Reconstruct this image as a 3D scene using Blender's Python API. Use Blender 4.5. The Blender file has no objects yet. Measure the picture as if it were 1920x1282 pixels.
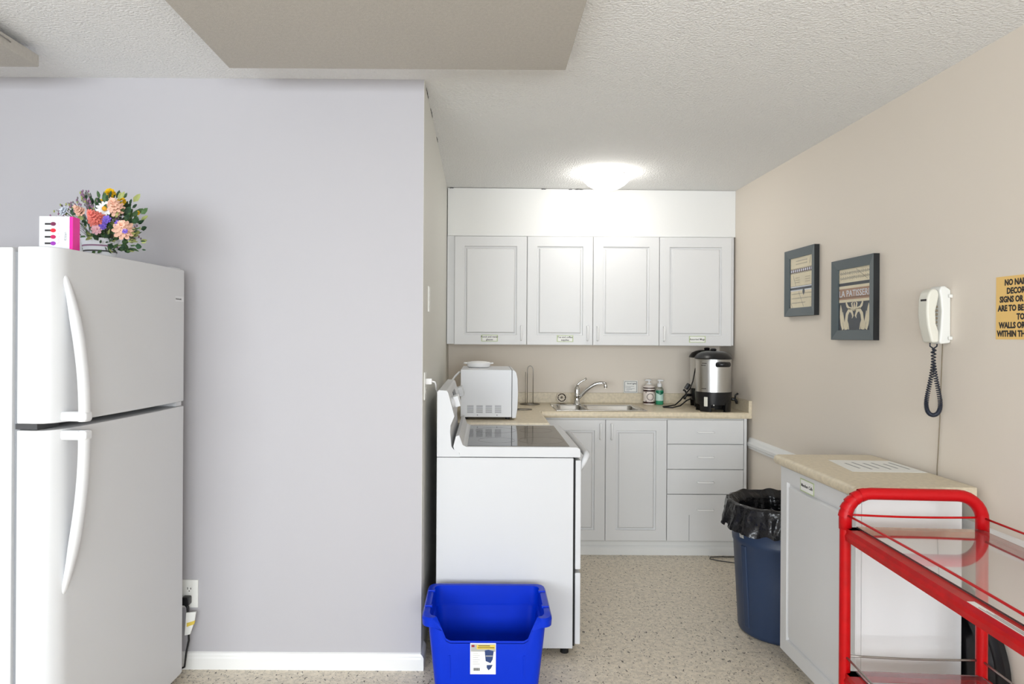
import bpy, bmesh, math, random
from mathutils import Vector, Matrix, noise
random.seed(7)
PI = math.pi
scene = bpy.context.scene
C = scene.collection

# ------------------------------------------------------------------ camera
F, VX, VY, CH, ROLL = 1310.0, 908.0, 630.0, 1.385, 0.006
cd = bpy.data.cameras.new('camera')
cam = bpy.data.objects.new('camera', cd); C.objects.link(cam)
cd.sensor_fit = 'HORIZONTAL'; cd.sensor_width = 36.0
cd.lens = F / 1920 * 36
cd.shift_x = (960 - VX) / 1920
cd.shift_y = -(641 - VY) / 1920
cd.clip_start = 0.05
cam.location = (0, 0, CH)
cam.rotation_euler = (PI / 2, -ROLL, 0)
scene.camera = cam

def W(px, py, D):
    """photo pixel + depth (metres along y) -> world point"""
    u, v = px - VX, VY - py
    x, z = u - ROLL * v, v + ROLL * u
    return Vector((x * D / F, D, CH + z * D / F))

# ------------------------------------------------------------------ view, world, lights
vs = scene.view_settings
vs.view_transform = 'Standard'; vs.look = 'None'; vs.gamma = 1.0
vs.use_curve_mapping = False
vs.exposure = 0.52

def srgb(r, g, b):
    def f(c):
        c /= 255.0
        return c / 12.92 if c <= 0.04045 else ((c + 0.055) / 1.055) ** 2.4
    return (f(r), f(g), f(b), 1.0)

world = bpy.data.worlds.new('world'); scene.world = world
world.use_nodes = True
bg = world.node_tree.nodes['Background']
bg.inputs[0].default_value = (0.85, 0.93, 1.0, 1); bg.inputs[1].default_value = 1.0

def area(name, loc, rot, sx, sy, power, col):
    l = bpy.data.lights.new(name, 'AREA'); l.shape = 'RECTANGLE'
    l.size = sx; l.size_y = sy; l.energy = power; l.color = col
    o = bpy.data.objects.new(name, l); C.objects.link(o)
    o.location = loc; o.rotation_euler = rot
    return o
# daylight entering through the two windows of the wall behind the camera (same sky through both)
REAR = -2.6
area('window_rear_offscreen', (-1.9, REAR - 0.25, 1.42), (PI / 2, 0, 0), 2.2, 1.3, 108, (0.90, 0.955, 1.0))
area('window_rear_offscreen', (0.55, REAR - 0.25, 1.42), (PI / 2, 0, 0), 1.8, 1.3, 88, (0.90, 0.955, 1.0))
LAMP_E = 11.5

# ------------------------------------------------------------------ materials
MATS = {}
def mat(name, col, rough=0.5, metal=0.0, bump=None, var=None, spec=0.5, trans=0.0, ior=1.45, coat=0.0, emit=None):
    """procedural material. bump=(scale,strength,dist)  var=(scale,amount)"""
    if name in MATS: return MATS[name]
    m = bpy.data.materials.new(name); m.use_nodes = True
    nt = m.node_tree; b = nt.nodes['Principled BSDF']
    b.inputs['Base Color'].default_value = col
    b.inputs['Roughness'].default_value = rough
    b.inputs['Metallic'].default_value = metal
    b.inputs['Specular IOR Level'].default_value = spec
    b.inputs['Transmission Weight'].default_value = trans
    b.inputs['IOR'].default_value = ior
    b.inputs['Coat Weight'].default_value = coat
    if emit:
        b.inputs['Emission Color'].default_value = emit[0]; b.inputs['Emission Strength'].default_value = emit[1]
    tc = nt.nodes.new('ShaderNodeTexCoord')
    if bump:
        n = nt.nodes.new('ShaderNodeTexNoise'); n.inputs['Scale'].default_value = bump[0]; n.inputs['Detail'].default_value = 3
        bp = nt.nodes.new('ShaderNodeBump'); bp.inputs['Strength'].default_value = bump[1]; bp.inputs['Distance'].default_value = bump[2]
        nt.links.new(tc.outputs['Object'], n.inputs['Vector'])
        nt.links.new(n.outputs['Fac'], bp.inputs['Height']); nt.links.new(bp.outputs['Normal'], b.inputs['Normal'])
    if var:
        n2 = nt.nodes.new('ShaderNodeTexNoise'); n2.inputs['Scale'].default_value = var[0]; n2.inputs['Detail'].default_value = 5
        r = nt.nodes.new('ShaderNodeValToRGB')
        a = var[1]
        r.color_ramp.elements[0].position = 0.3; r.color_ramp.elements[1].position = 0.7
        r.color_ramp.elements[0].color = (col[0] * (1 - a), col[1] * (1 - a), col[2] * (1 - a), 1)
        r.color_ramp.elements[1].color = (min(1, col[0] * (1 + a)), min(1, col[1] * (1 + a)), min(1, col[2] * (1 + a)), 1)
        nt.links.new(tc.outputs['Object'], n2.inputs['Vector'])
        nt.links.new(n2.outputs['Fac'], r.inputs['Fac']); nt.links.new(r.outputs['Color'], b.inputs['Base Color'])
    MATS[name] = m
    return m

def speckle(name, base, dark, light, rough=0.35):
    """speckled floor tile: pale ground, dark and light elongated flecks"""
    m = bpy.data.materials.new(name); m.use_nodes = True
    nt = m.node_tree; b = nt.nodes['Principled BSDF']; b.inputs['Roughness'].default_value = rough
    tc = nt.nodes.new('ShaderNodeTexCoord')
    def fleck(scale, lo, hi, stretch):
        mp = nt.nodes.new('ShaderNodeMapping'); mp.inputs['Scale'].default_value = stretch
        n = nt.nodes.new('ShaderNodeTexNoise'); n.inputs['Scale'].default_value = scale; n.inputs['Detail'].default_value = 2
        n.inputs['Distortion'].default_value = 0.6
        r = nt.nodes.new('ShaderNodeValToRGB'); r.color_ramp.elements[0].position = lo; r.color_ramp.elements[1].position = hi
        nt.links.new(tc.outputs['Object'], mp.inputs['Vector']); nt.links.new(mp.outputs['Vector'], n.inputs['Vector'])
        nt.links.new(n.outputs['Fac'], r.inputs['Fac']); return r
    def mix(a, c, fac):
        x = nt.nodes.new('ShaderNodeMix'); x.data_type = 'RGBA'
        if isinstance(a, tuple): x.inputs['A'].default_value = a
        else: nt.links.new(a, x.inputs['A'])
        x.inputs['B'].default_value = c
        nt.links.new(fac, x.inputs['Factor']); return x.outputs['Result']
    f0 = fleck(45, 0.40, 0.62, (1, 1, 1))
    f1 = fleck(75, 0.62, 0.68, (1, 1.6, 1))
    f2 = fleck(60, 0.635, 0.68, (1.6, 0.8, 1))
    f3 = fleck(130, 0.645, 0.70, (1, 1.3, 1))
    mid = tuple(base[i] * 0.80 for i in range(3)) + (1,)
    c = mix(base, mid, f0.outputs['Color'])
    c = mix(c, light, f1.outputs['Color'])
    c = mix(c, dark, f2.outputs['Color'])
    c = mix(c, dark, f3.outputs['Color'])
    nt.links.new(c, b.inputs['Base Color'])
    MATS[name] = m
    return m

M_front = mat('paint_lavender_grey', srgb(182, 180, 184), 0.6, bump=(220, 0.05, 0.002))
M_side = mat('paint_warm_white', srgb(216, 215, 208), 0.55, bump=(220, 0.05, 0.002))
M_beige = mat('paint_beige', srgb(228, 218, 205), 0.55, bump=(220, 0.05, 0.002))
M_back = M_beige
M_ceil = mat('stippled_ceiling', srgb(240, 240, 239), 0.9, bump=(105, 0.8, 0.010))
M_bulk = mat('bulkhead_white', srgb(232, 232, 230), 0.5)
M_floor = speckle('speckled_tile_pale', srgb(226, 214, 194), srgb(78, 70, 58), srgb(238, 230, 214))
M_trim = mat('trim_white', srgb(236, 236, 234), 0.35)
M_cab = mat('cabinet_white', srgb(222, 222, 222), 0.38)
M_cabin = mat('cabinet_carcass', srgb(215, 215, 213), 0.5)
M_pull = mat('pull_white', srgb(244, 244, 244), 0.25)
M_lam = mat('laminate_beige', srgb(216, 203, 178), 0.35, var=(60, 0.10))
M_steel = mat('brushed_steel', srgb(200, 200, 198), 0.28, 1.0, bump=(400, 0.03, 0.001))
M_sink = mat('sink_steel', srgb(190, 188, 184), 0.22, 1.0)
M_chrome = mat('chrome', srgb(225, 225, 225), 0.08, 1.0)
M_dchrome = mat('dull_chrome', srgb(150, 142, 130), 0.3, 1.0)
M_black = mat('black_plastic', srgb(22, 22, 24), 0.3)
M_blackm = mat('black_matte', srgb(12, 12, 13), 0.7)
M_app = mat('appliance_white', srgb(212, 213, 215), 0.5, spec=0.3)
M_fridge = mat('fridge_white', srgb(212, 213, 215), 0.5, spec=0.3, bump=(500, 0.05, 0.0005))
M_fhandle = mat('fridge_handle', srgb(222, 223, 225), 0.35)
M_gap = mat('dark_gasket', srgb(70, 70, 72), 0.6)
M_glassblk = mat('ceran_glass', srgb(38, 37, 36), 0.06, spec=0.9)
M_ring = mat('ceran_ring', srgb(92, 90, 88), 0.12)
M_micro = mat('microwave_white', srgb(222, 223, 226), 0.35)
M_vent = mat('slot_shade_screw_grey', srgb(120, 121, 124), 0.6)  # vent slots lie flush, inner shade painted as this grey; screw heads share it
M_blue = mat('recycling_blue', srgb(0, 48, 194), 0.36, var=(6, 0.04), spec=0.25)
M_navy = mat('navy_plastic', srgb(44, 60, 88), 0.42, bump=(160, 0.08, 0.001))
M_bag = mat('black_bag', srgb(26, 26, 29), 0.2, bump=(16, 0.7, 0.02))
M_red = mat('red_enamel', srgb(186, 6, 12), 0.3, var=(25, 0.12), spec=0.3)
M_redt = mat('red_tape', srgb(188, 10, 18), 0.4, spec=0.3, bump=(60, 0.35, 0.004))
M_frost = mat('acrylic_shelf', (0.93, 0.93, 0.94, 1), 0.03, trans=0.97, ior=1.45)
M_wirest = mat('steel_wire', srgb(160, 156, 150), 0.35, 1.0)
M_fabric = mat('panel_fabric', srgb(186, 181, 173), 0.95, bump=(300, 0.5, 0.003), var=(90, 0.06))
M_frame = mat('frame_slate', srgb(84, 94, 97), 0.38)
M_framed = mat('frame_side_black', srgb(26, 28, 30), 0.5)
M_cream = mat('print_cream', srgb(246, 234, 204), 0.6, var=(14, 0.06))
M_creamd = mat('print_cream_dark', srgb(196, 178, 142), 0.6)
M_slate = mat('print_slate', srgb(82, 86, 92), 0.6)
M_tan = mat('print_tan', srgb(186, 148, 122), 0.6)
M_brown = mat('print_brown', srgb(96, 70, 58), 0.6)
M_ink = mat('print_ink', srgb(44, 40, 40), 0.6)
M_inkl = mat('print_ink_pale', srgb(128, 116, 96), 0.6)
M_inkg = mat('print_ink_grey', srgb(150, 150, 152), 0.6)
M_phone = mat('phone_white', srgb(226, 226, 221), 0.4)
M_phonec = mat('phone_cream', srgb(220, 218, 206), 0.4)
M_cord = mat('cord_navy', srgb(34, 40, 54), 0.4)
M_sign = mat('sign_yellow', srgb(240, 200, 122), 0.55)
M_paper = mat('paper_white', srgb(240, 240, 236), 0.6)
M_tape = mat('green_tape', srgb(190, 204, 158), 0.5)
M_plate = mat('wall_plate', srgb(240, 240, 236), 0.3)
M_white = mat('plain_white', srgb(238, 238, 238), 0.4)
M_dome = mat('lamp_dome', srgb(250, 248, 240), 0.3, emit=((1.0, 0.97, 0.92, 1), LAMP_E))
M_pink = mat('box_magenta', srgb(238, 40, 160), 0.15)
M_boxw = mat('box_white', srgb(222, 224, 228), 0.3)
M_leaf = mat('leaf_green', srgb(70, 100, 58), 0.6, var=(40, 0.3))
M_leafd = mat('leaf_dark', srgb(42, 72, 46), 0.6, var=(40, 0.3))
M_leafl = mat('leaf_pale', srgb(160, 168, 104), 0.6)
M_twig = mat('twig_grey', srgb(120, 112, 118), 0.7)
M_lav = mat('petal_mauve', srgb(150, 112, 140), 0.7)
M_pur = mat('petal_purple', srgb(120, 96, 200), 0.6)
M_cor = mat('petal_coral', srgb(232, 128, 116), 0.6)
M_pch = mat('petal_peach', srgb(238, 192, 170), 0.6)
M_yel = mat('petal_yellow', srgb(242, 202, 32), 0.6)
M_wht = mat('petal_white', srgb(236, 238, 244), 0.6)
M_soapc = mat('soap_label_cream', srgb(236, 226, 218), 0.4)
M_soapb = mat('soap_label_brown', srgb(52, 26, 24), 0.4)
M_green = mat('soap_green', srgb(64, 158, 118), 0.15)
M_greend = mat('soap_green_dark', srgb(22, 106, 78), 0.3)
M_mint = mat('soap_label_mint', srgb(196, 226, 214), 0.4)
M_clear = mat('clear_plastic', (0.95, 0.96, 0.96, 1), 0.08, trans=0.9)
M_yprint = mat('label_yellow', srgb(226, 198, 84), 0.5)
M_gprint = mat('label_grey', srgb(176, 176, 172), 0.5)
M_nprint = mat('label_navy', srgb(46, 66, 112), 0.5)

# ------------------------------------------------------------------ mesh builder
ROOT = {}     # thing object -> world base location (for parts given in world coordinates)
class MB:
    def __init__(s, xf=None): s.v = []; s.f = []; s.xf = xf
    def _add(s, vs_, fs):
        n = len(s.v)
        for p in vs_:
            p = Vector(p)
            s.v.append(s.xf @ p if s.xf is not None else p)
        s.f += [tuple(i + n for i in f) for f in fs]
    def box(s, x0, x1, y0, y1, z0, z1):
        s._add([(x0, y0, z0), (x1, y0, z0), (x1, y1, z0), (x0, y1, z0), (x0, y0, z1), (x1, y0, z1), (x1, y1, z1), (x0, y1, z1)],
               [(0, 3, 2, 1), (4, 5, 6, 7), (0, 1, 5, 4), (1, 2, 6, 5), (2, 3, 7, 6), (3, 0, 4, 7)]); return s
    def prism(s, poly, axis, a, b):
        """poly: 2-D outline; axis 'x' -> (y,z), 'y' -> (x,z), 'z' -> (x,y)"""
        def p3(p, t):
            return {'x': (t, p[0], p[1]), 'y': (p[0], t, p[1]), 'z': (p[0], p[1], t)}[axis]
        n = len(poly)
        s._add([p3(p, a) for p in poly] + [p3(p, b) for p in poly],
               [tuple(range(n - 1, -1, -1)), tuple(range(n, 2 * n))] + [(i, (i + 1) % n, n + (i + 1) % n, n + i) for i in range(n)]); return s
    def lathe(s, prof, c=(0, 0, 0), n=24, axis='z', cap=True, a0=0, a1=2 * PI):
        full = abs(a1 - a0 - 2 * PI) < 1e-6
        k = n if full else n + 1
        vs_ = []
        for r, h in prof:
            for i in range(k):
                t = a0 + (a1 - a0) * i / n
                x, y = r * math.cos(t), r * math.sin(t)
                p = {'z': (x, y, h), 'x': (h, x, y), 'y': (x, h, y)}[axis]
                vs_.append((p[0] + c[0], p[1] + c[1], p[2] + c[2]))
        fs = []
        for j in range(len(prof) - 1):
            for i in range(n):
                i2 = (i + 1) % k
                fs.append((j * k + i, j * k + i2, (j + 1) * k + i2, (j + 1) * k + i))
        if cap and full:
            if prof[0][0] > 1e-5: fs.append(tuple(range(k - 1, -1, -1)))
            if prof[-1][0] > 1e-5: fs.append(tuple((len(prof) - 1) * k + i for i in range(k)))
        s._add(vs_, fs); return s
    def cyl(s, p0, p1, r, n=12, r1=None):
        return s.tube([p0, p1], [r, r if r1 is None else r1], n)
    def tube(s, pts, r, n=8, cap=True, flat=None, closed=False):
        """sweep a circle (or flat=(a,b,up) ellipse/rounded strip) along points"""
        pts = [Vector(p) for p in pts]; m = len(pts)
        rs = r if isinstance(r, (list, tuple)) else [r] * m
        vs_ = []; prev = None
        for i, p in enumerate(pts):
            if closed: t = pts[(i + 1) % m] - pts[i - 1]
            else: t = pts[min(i + 1, m - 1)] - pts[max(i - 1, 0)]
            t.normalize()
            if flat: u = Vector(flat)
            elif prev is None: u = Vector((0, 0, 1)) if abs(t.z) < 0.9 else Vector((1, 0, 0))
            else: u = prev
            u = (u - t * u.dot(t)).normalized(); w = t.cross(u); prev = u
            for k in range(n):
                a = 2 * PI * k / n
                if flat: vs_.append(p + u * (math.cos(a) * rs[i][0]) + w * (math.sin(a) * rs[i][1]))
                else: vs_.append(p + (u * math.cos(a) + w * math.sin(a)) * rs[i])
        fs = []
        for j in range(m if closed else m - 1):
            for k in range(n):
                j2 = (j + 1) % m
                fs.append((j * n + k, j * n + (k + 1) % n, j2 * n + (k + 1) % n, j2 * n + k))
        if cap and not closed:
            fs.append(tuple(range(n - 1, -1, -1))); fs.append(tuple((m - 1) * n + k for k in range(n)))
        s._add(vs_, fs); return s
    def grid(s, fn, nu, nv, wrap=False):
        vs_ = [fn(i, j) for j in range(nv + 1) for i in range(nu if wrap else nu + 1)]
        k = nu if wrap else nu + 1
        s._add(vs_, [(j * k + i, j * k + (i + 1) % k, (j + 1) * k + (i + 1) % k, (j + 1) * k + i) for j in range(nv) for i in range(nu)]); return s
    def sphere(s, c, rx, ry=None, rz=None, n=12, m=8):
        ry = ry or rx; rz = rz or rx
        def fn(i, j):
            t = 2 * PI * i / n; p = PI * j / m - PI / 2
            return (c[0] + rx * math.cos(p) * math.cos(t), c[1] + ry * math.cos(p) * math.sin(t), c[2] + rz * math.sin(p))
        return s.grid(fn, n, m, True)
    def build(s, name, m, parent=None, bevel=0, smooth=False, local=False, seg=2):
        me = bpy.data.meshes.new(name)
        vs_ = s.v
        if parent is not None and not local:
            r = parent
            while r.parent is not None: r = r.parent
            off = ROOT.get(r.name, Vector((0, 0, 0)))
            vs_ = [p - off for p in s.v]
        me.from_pydata([tuple(p) for p in vs_], [], s.f)
        bm = bmesh.new(); bm.from_mesh(me)
        bmesh.ops.remove_doubles(bm, verts=bm.verts, dist=1e-6)
        bmesh.ops.recalc_face_normals(bm, faces=bm.faces)
        if bevel:
            es = [e for e in bm.edges if len(e.link_faces) == 2 and e.calc_face_angle(0) > 0.5]
            try: bmesh.ops.bevel(bm, geom=es, offset=bevel, segments=seg, affect='EDGES', profile=0.5, clamp_overlap=True)
            except Exception: pass
        bm.to_mesh(me); bm.free()
        me.materials.append(m)
        if smooth or bevel:
            me.shade_smooth()
            if bevel or smooth == 'auto':
                me.set_sharp_from_angle(angle=0.7)
        o = bpy.data.objects.new(name, me); C.objects.link(o)
        if bevel:
            wn = o.modifiers.new('weighted_normal', 'WEIGHTED_NORMAL'); wn.keep_sharp = True; wn.weight = 100
        if parent is not None: o.parent = parent
        return o

def thing(name, label, cat, loc=(0, 0, 0), rotz=0.0, group=None):
    o = bpy.data.objects.new(name, None); C.objects.link(o)
    o.empty_display_size = 0.05
    o.location = loc; o.rotation_euler = (0, 0, rotz)
    o['label'] = label; o['category'] = cat
    if group: o['group'] = group
    ROOT[o.name] = Vector(loc)
    return o
def tag(o, label, cat, group=None):
    o['label'] = label; o['category'] = cat
    if group: o['group'] = group
    return o
def struct(o): o['kind'] = 'structure'; return o

def frame_xf(o, U, V):
    """matrix: local x -> U, y -> V, z -> U x V, origin o"""
    U = Vector(U).normalized(); V = Vector(V).normalized(); N = U.cross(V)
    return Matrix(((U.x, V.x, N.x, o[0]), (U.y, V.y, N.y, o[1]), (U.z, V.z, N.z, o[2]), (0, 0, 0, 1)))

def text(s, size, o, U, V, m, parent, name='lettering', align='LEFT', thick=0.0003, sx=1.0, local=False, bold=0.0, shear=0):
    cu = bpy.data.curves.new('txt', 'FONT'); cu.body = s; cu.size = size; cu.align_x = align; cu.align_y = 'BOTTOM_BASELINE'
    cu.extrude = thick; cu.resolution_u = 2; cu.offset = bold; cu.shear = shear
    ob = bpy.data.objects.new('txt', cu)
    me = bpy.data.meshes.new_from_object(ob)
    bpy.data.objects.remove(ob); bpy.data.curves.remove(cu)
    xf = frame_xf(o, U, V) @ Matrix.Diagonal((sx, 1, 1, 1))
    if not local:
        r = parent
        while r.parent is not None: r = r.parent
        xf = Matrix.Translation(-ROOT.get(r.name, Vector((0, 0, 0)))) @ xf
    me.transform(xf); me.name = name
    me.materials.clear(); me.materials.append(m)
    ob = bpy.data.objects.new(name, me); C.objects.link(ob); ob.parent = parent
    return ob

# ------------------------------------------------------------------ layout constants
XR = 1.683      # right wall
XL = -0.255     # kitchen face of the left partition
YS = 2.90       # front face of the partition
YB = 5.00       # back wall
YU = 4.69       # face of upper cabinets / bulkhead
YC = 4.38       # front edge of the back counter
YF = 4.405      # face of base cabinets
ZC = 0.914      # counter top
XFL = -3.6

def ceil_z(x, y):
    L = 2.448 if y <= YS else 2.448 + (2.383 - 2.448) * min(1.2, (y - YS) / (YU - YS))
    t = max(0, min(1, (x - XL) / (XR - XL)))
    return L + t * (2.37 - L)

# ------------------------------------------------------------------ the setting
struct(MB().box(XFL - .1, XL + .03, REAR - .1, YS + .1, -0.1, 0).build('floor', M_floor))
m = MB(); m.box(XL + .03, XR + .1, REAR - .1, YB + .1, -0.1, 0); m.box(XL - .1, XL + .03, YS + .1, YB + .1, -.1, 0)
struct(m.build('floor', M_floor))
xs = [XFL - .1, -2.5, -1.4, XL] + [XL + (XR - XL) * i / 12 for i in range(1, 13)] + [XR + .1]
ys = [REAR - .1, -1, 0, 1, 2, YS] + [YS + (YB - YS) * i / 8 for i in range(1, 9)] + [YB + .1]
m = MB()
m.grid(lambda i, j: (xs[i], ys[j], ceil_z(xs[i], ys[j])), len(xs) - 1, len(ys) - 1)
m.grid(lambda i, j: (xs[i], ys[j], 2.60), len(xs) - 1, len(ys) - 1)
struct(m.build('ceiling', M_ceil))
struct(MB().box(XFL, XL - .001, YS, YS + .1, 0, 2.5).build('wall_front', M_front))
struct(MB().box(XL - .11, XL, YS + .0005, YB + .1, 0, 2.5).build('wall_left', M_side))
struct(MB().box(XR, XR + .1, REAR - .1, YB + .1, 0, 2.5).build('wall_right', M_beige))
struct(MB().box(XL - .1, XR + .1, YB, YB + .1, 0, 2.5).build('wall_back', M_back))
struct(MB().box(XFL - .1, XFL, REAR - .1, YS + .1, 0, 2.5).build('wall_far_left', M_front))
m = MB()   # rear wall with two window openings
z0, z1 = 0.72, 2.1
m.box(XFL, XR, REAR - .1, REAR, 0, z0); m.box(XFL, XR, REAR - .1, REAR, z1, 2.5)
for a, b in ((XFL, -3.0), (-0.8, -0.35), (1.45, XR)): m.box(a, b, REAR - .1, REAR, z0, z1)
struct(m.build('wall_rear', M_front))
for k, (a, b) in enumerate(((-3.0, -.8), (-.35, 1.45))):
    m = MB()
    for x0, x1 in ((a, a + .05), (b - .05, b), ((a + b) / 2 - .025, (a + b) / 2 + .025)): m.box(x0, x1, REAR - .07, REAR - .02, z0, z1)
    m.box(a, b, REAR - .07, REAR - .02, z0, z0 + .05); m.box(a, b, REAR - .07, REAR - .02, z1 - .05, z1)
    struct(m.build('window_%d' % (k + 1), M_trim))
# bulkhead over the upper cabinets (thin shadow gap to partition and ceiling)
m = MB()
bz = 2.058
xa, xb = XL + .005, XR - .001
m._add([(xa, YU, bz), (xb, YU, bz), (xb, YB, bz), (xa, YB, bz),
        (xa, YU, ceil_z(xa, YU) - .004), (xb, YU, ceil_z(xb, YU) - .002), (xb, YB, ceil_z(xb, YB) - .002), (xa, YB, ceil_z(xa, YB) - .004)],
       [(0, 3, 2, 1), (4, 5, 6, 7), (0, 1, 5, 4), (1, 2, 6, 5), (2, 3, 7, 6), (3, 0, 4, 7)])
struct(m.build('wall_bulkhead', M_bulk))
# baseboard of the front partition face
bp_ = [(0, 0), (-.012, 0), (-.012, .045), (-.009, .052), (-.009, .058), (-.006, .066), (0, .07)]
struct(MB().prism([(YS + y, z) for y, z in bp_], 'x', XFL, XL).build('baseboard_front', M_trim))
struct(MB().prism([(XL - x * 1.0, z) for x, z in [(0, 0), (-.012, 0), (-.012, .05), (-.008, .06), (0, .07)]], 'y', YS - .012, 3.02).build('baseboard_left', M_trim))
# chair rail on the right wall
cr = [(0, 0), (-.012, .006), (-.014, .018), (-.02, .024), (-.022, .04), (-.014, .048), (-.012, .06), (-.006, .072), (0, .075)]
struct(MB().prism([(XR + x, .683 + z) for x, z in cr], 'y', REAR, YF + .004).build('trim_1', M_trim))
for xa_, xb_ in ((-.24, -.21), (.375, .41), (.56, .585), (.60, .66)):
    o = MB().tube([(xa_ + (xb_ - xa_) * i / 4, YU - .0005, ceil_z(xa_, YU) - .005 + random.uniform(-.001, .001)) for i in range(5)], [.0006, .003, .002, .003, .0006], 5).build('crack', M_gap)
    o.parent = bpy.data.objects['wall_bulkhead']
# ragged dark crack where partition and stippled ceiling meet
for k, (ya, yb) in enumerate(((2.98, 3.10), (3.22, 3.34), (3.62, 3.72))):
    pts = [(XL + .0015, ya + (yb - ya) * i / 6, ceil_z(XL, ya + (yb - ya) * i / 6) - .004 + random.uniform(-.003, .003)) for i in range(7)]
    o = MB().tube(pts, [.0004, .0016, .0012, .002, .0012, .0016, .0004], 5).build('crack', M_gap, None)
    o.parent = bpy.data.objects['wall_left']

# ------------------------------------------------------------------ cabinets
def door_panel(mb, w, h, t, mg=0.066, g=0.020, d=0.011):
    """slab door in local x(width) y(height) z(out) with a routed groove rectangle"""
    def ring(o, z): return [(o, o, z), (w - o, o, z), (w - o, h - o, z), (o, h - o, z)]
    e = 0.003
    rings = [ring(0, 0), ring(0, t - e), ring(e, t), ring(mg, t), ring(mg + .003, t - d), ring(mg + g * .6, t - d), ring(mg + g, t - .0012)]
    vs_ = [p for r in rings for p in r]
    fs = [(3, 2, 1, 0)]
    for k in range(len(rings) - 1):
        for i in range(4): fs.append((k * 4 + i, k * 4 + (i + 1) % 4, k * 4 + 4 + (i + 1) % 4, k * 4 + 4 + i))
    n = (len(rings) - 1) * 4
    fs.append((n, n + 1, n + 2, n + 3))
    mb._add(vs_, fs); return mb
def pull(parent, o, along, out, L=0.10, h=0.028, r=0.0045, m=None):
    a = Vector(along); n = Vector(out); o = Vector(o)
    pts = [o - a * L / 2 - n * .002, o - a * L / 2 + n * (h - .008), o - a * (L / 2 - .003) + n * (h - .002), o - a * (L / 2 - .01) + n * h,
           o + a * (L / 2 - .01) + n * h, o + a * (L / 2 - .003) + n * (h - .002), o + a * L / 2 + n * (h - .008), o + a * L / 2 - n * .002]
    return MB().tube(pts, r, 8).build('handle', m or M_pull, parent, smooth=True)
def label_card(parent, o, U, V, w, h, lines, size, pale=True):
    """taped paper label: card + green tape border + lettering, all on one small object"""
    o = Vector(o)
    c = MB(frame_xf(o, U, V)).box(-w / 2 - .006, w / 2 + .006, -h / 2 - .004, h / 2 + .004, -.0005, .0006).build('label_tape', M_tape, parent)
    MB(frame_xf(o, U, V)).box(-w / 2, w / 2, -h / 2, h / 2, .0004, .0010).build('label_card', M_paper, c)
    N = Vector(U).cross(Vector(V))
    for i, l in enumerate(lines):
        yy = (len(lines) - 1) * size * .55 - i * size * 1.1 - size * .32
        text(l, size, o + Vector(V) * yy + N * .0012, U, V, M_ink, c, align='CENTER', bold=.0002)

X_, Y_, Z_ = Vector((1, 0, 0)), Vector((0, 1, 0)), Vector((0, 0, 1))
UB, UT = 1.332, 2.056       # upper cabinet bottom / top
def px_x(px, D): return (px - VX) * D / F
DT = .018
ux = [px_x(p, YU - DT) for p in (851, 987.5, 1111.5, 1236, 1372)]
def upper(name_label, x0, x1, doors, filler=None):
    t = thing('upper_cabinet', name_label, 'cabinet', ((x0 + x1) / 2, YB, UB), group=None)
    MB().box(x0, x1, YU + .001, YB - .001, UB, UT).build('body', M_cabin, t, bevel=.001)
    for (a, b, hs, lab) in doors:
        d = door_panel(MB(frame_xf((a + .0015, YU, UB - .004), X_, Z_)), b - a - .003, UT - UB + .002, DT).build('door', M_cab, t, smooth='auto')
        hx = b - .037 if hs > 0 else a + .03
        pull(d, (hx, YU - DT, UB + .075), Z_, -Y_, L=.095)
        if lab: label_card(d, (a + (b - a) * lab[0], YU - DT - .0006, UB + .040), X_, Z_, .098, .036, lab[1], .017)
    if filler: MB().box(filler[0], filler[1], YU - .002, YB - .001, UB, UT).build('filler_strip', M_cab, t)
    return t
upper('white wall cabinet labelled for punch and water, beside the partition', ux[0], ux[1], [(ux[0], ux[1], 1, (.49, ['Punch and water', 'glasses']))], (XL + .004, ux[0]))
upper('white double-door wall cabinet over the sink, labelled tea and coffee supplies', ux[1], ux[3], [(ux[1], ux[2], 1, (.58, ['Tea and coffee', 'supplies'])), (ux[2], ux[3], -1, None)])
upper('white wall cabinet labelled mugs, above the coffee urns', ux[3], ux[4], [(ux[3], ux[4], -1, (.525, ['Assorted Mugs']))], (ux[4], XR - .012))

# base cabinets along the back wall
bx = [px_x(p, YF - DT) for p in (1027, 1136.5, 1252, 1396)]
BT = ZC - .038
bxl = .372
t = thing('sink_cabinet', 'white double-door base cabinet under the steel sink', 'cabinet', ((bxl + bx[2]) / 2, 4.7, 0))
MB().box(bxl, bx[2], YF, YB - .002, .095, BT - .17).build('body', M_cabin, t)
MB().box(bxl, bx[2], YF, YF + .03, BT - .17, BT).build('rail', M_cab, t)
for a, b, hs in ((bxl + .002, bx[1], 1), (bx[1], bx[2], -1)):
    d = door_panel(MB(frame_xf((a + .0015, YF, .105), X_, Z_)), b - a - .003, BT - .012 - .105, DT).build('door', M_cab, t, smooth='auto')
    pull(d, (b - .034 if hs > 0 else a + .036, YF - DT, BT - .085), Z_, -Y_, L=.095)
m = MB(); m.box(bxl, bx[2], YF + .045, YF + .06, 0, .095); m.prism([(YF + .045, 0), (YF + .034, 0), (YF + .034, .045), (YF + .04, .055), (YF + .045, .06)], 'x', bxl, bx[2])
m.build('toe_kick', M_trim, t)
t = thing('drawer_cabinet', 'white base cabinet with four plain drawers beside the beige wall', 'cabinet', ((bx[2] + XR) / 2, 4.7, 0))
MB().box(bx[2], XR - .035, YF, YB - .002, .095, BT).build('body', M_cabin, t)
zz = [BT - .008, W(1320, 832, YF)[2], W(1320, 879, YF)[2], W(1320, 925.5, YF)[2], .105]
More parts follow.
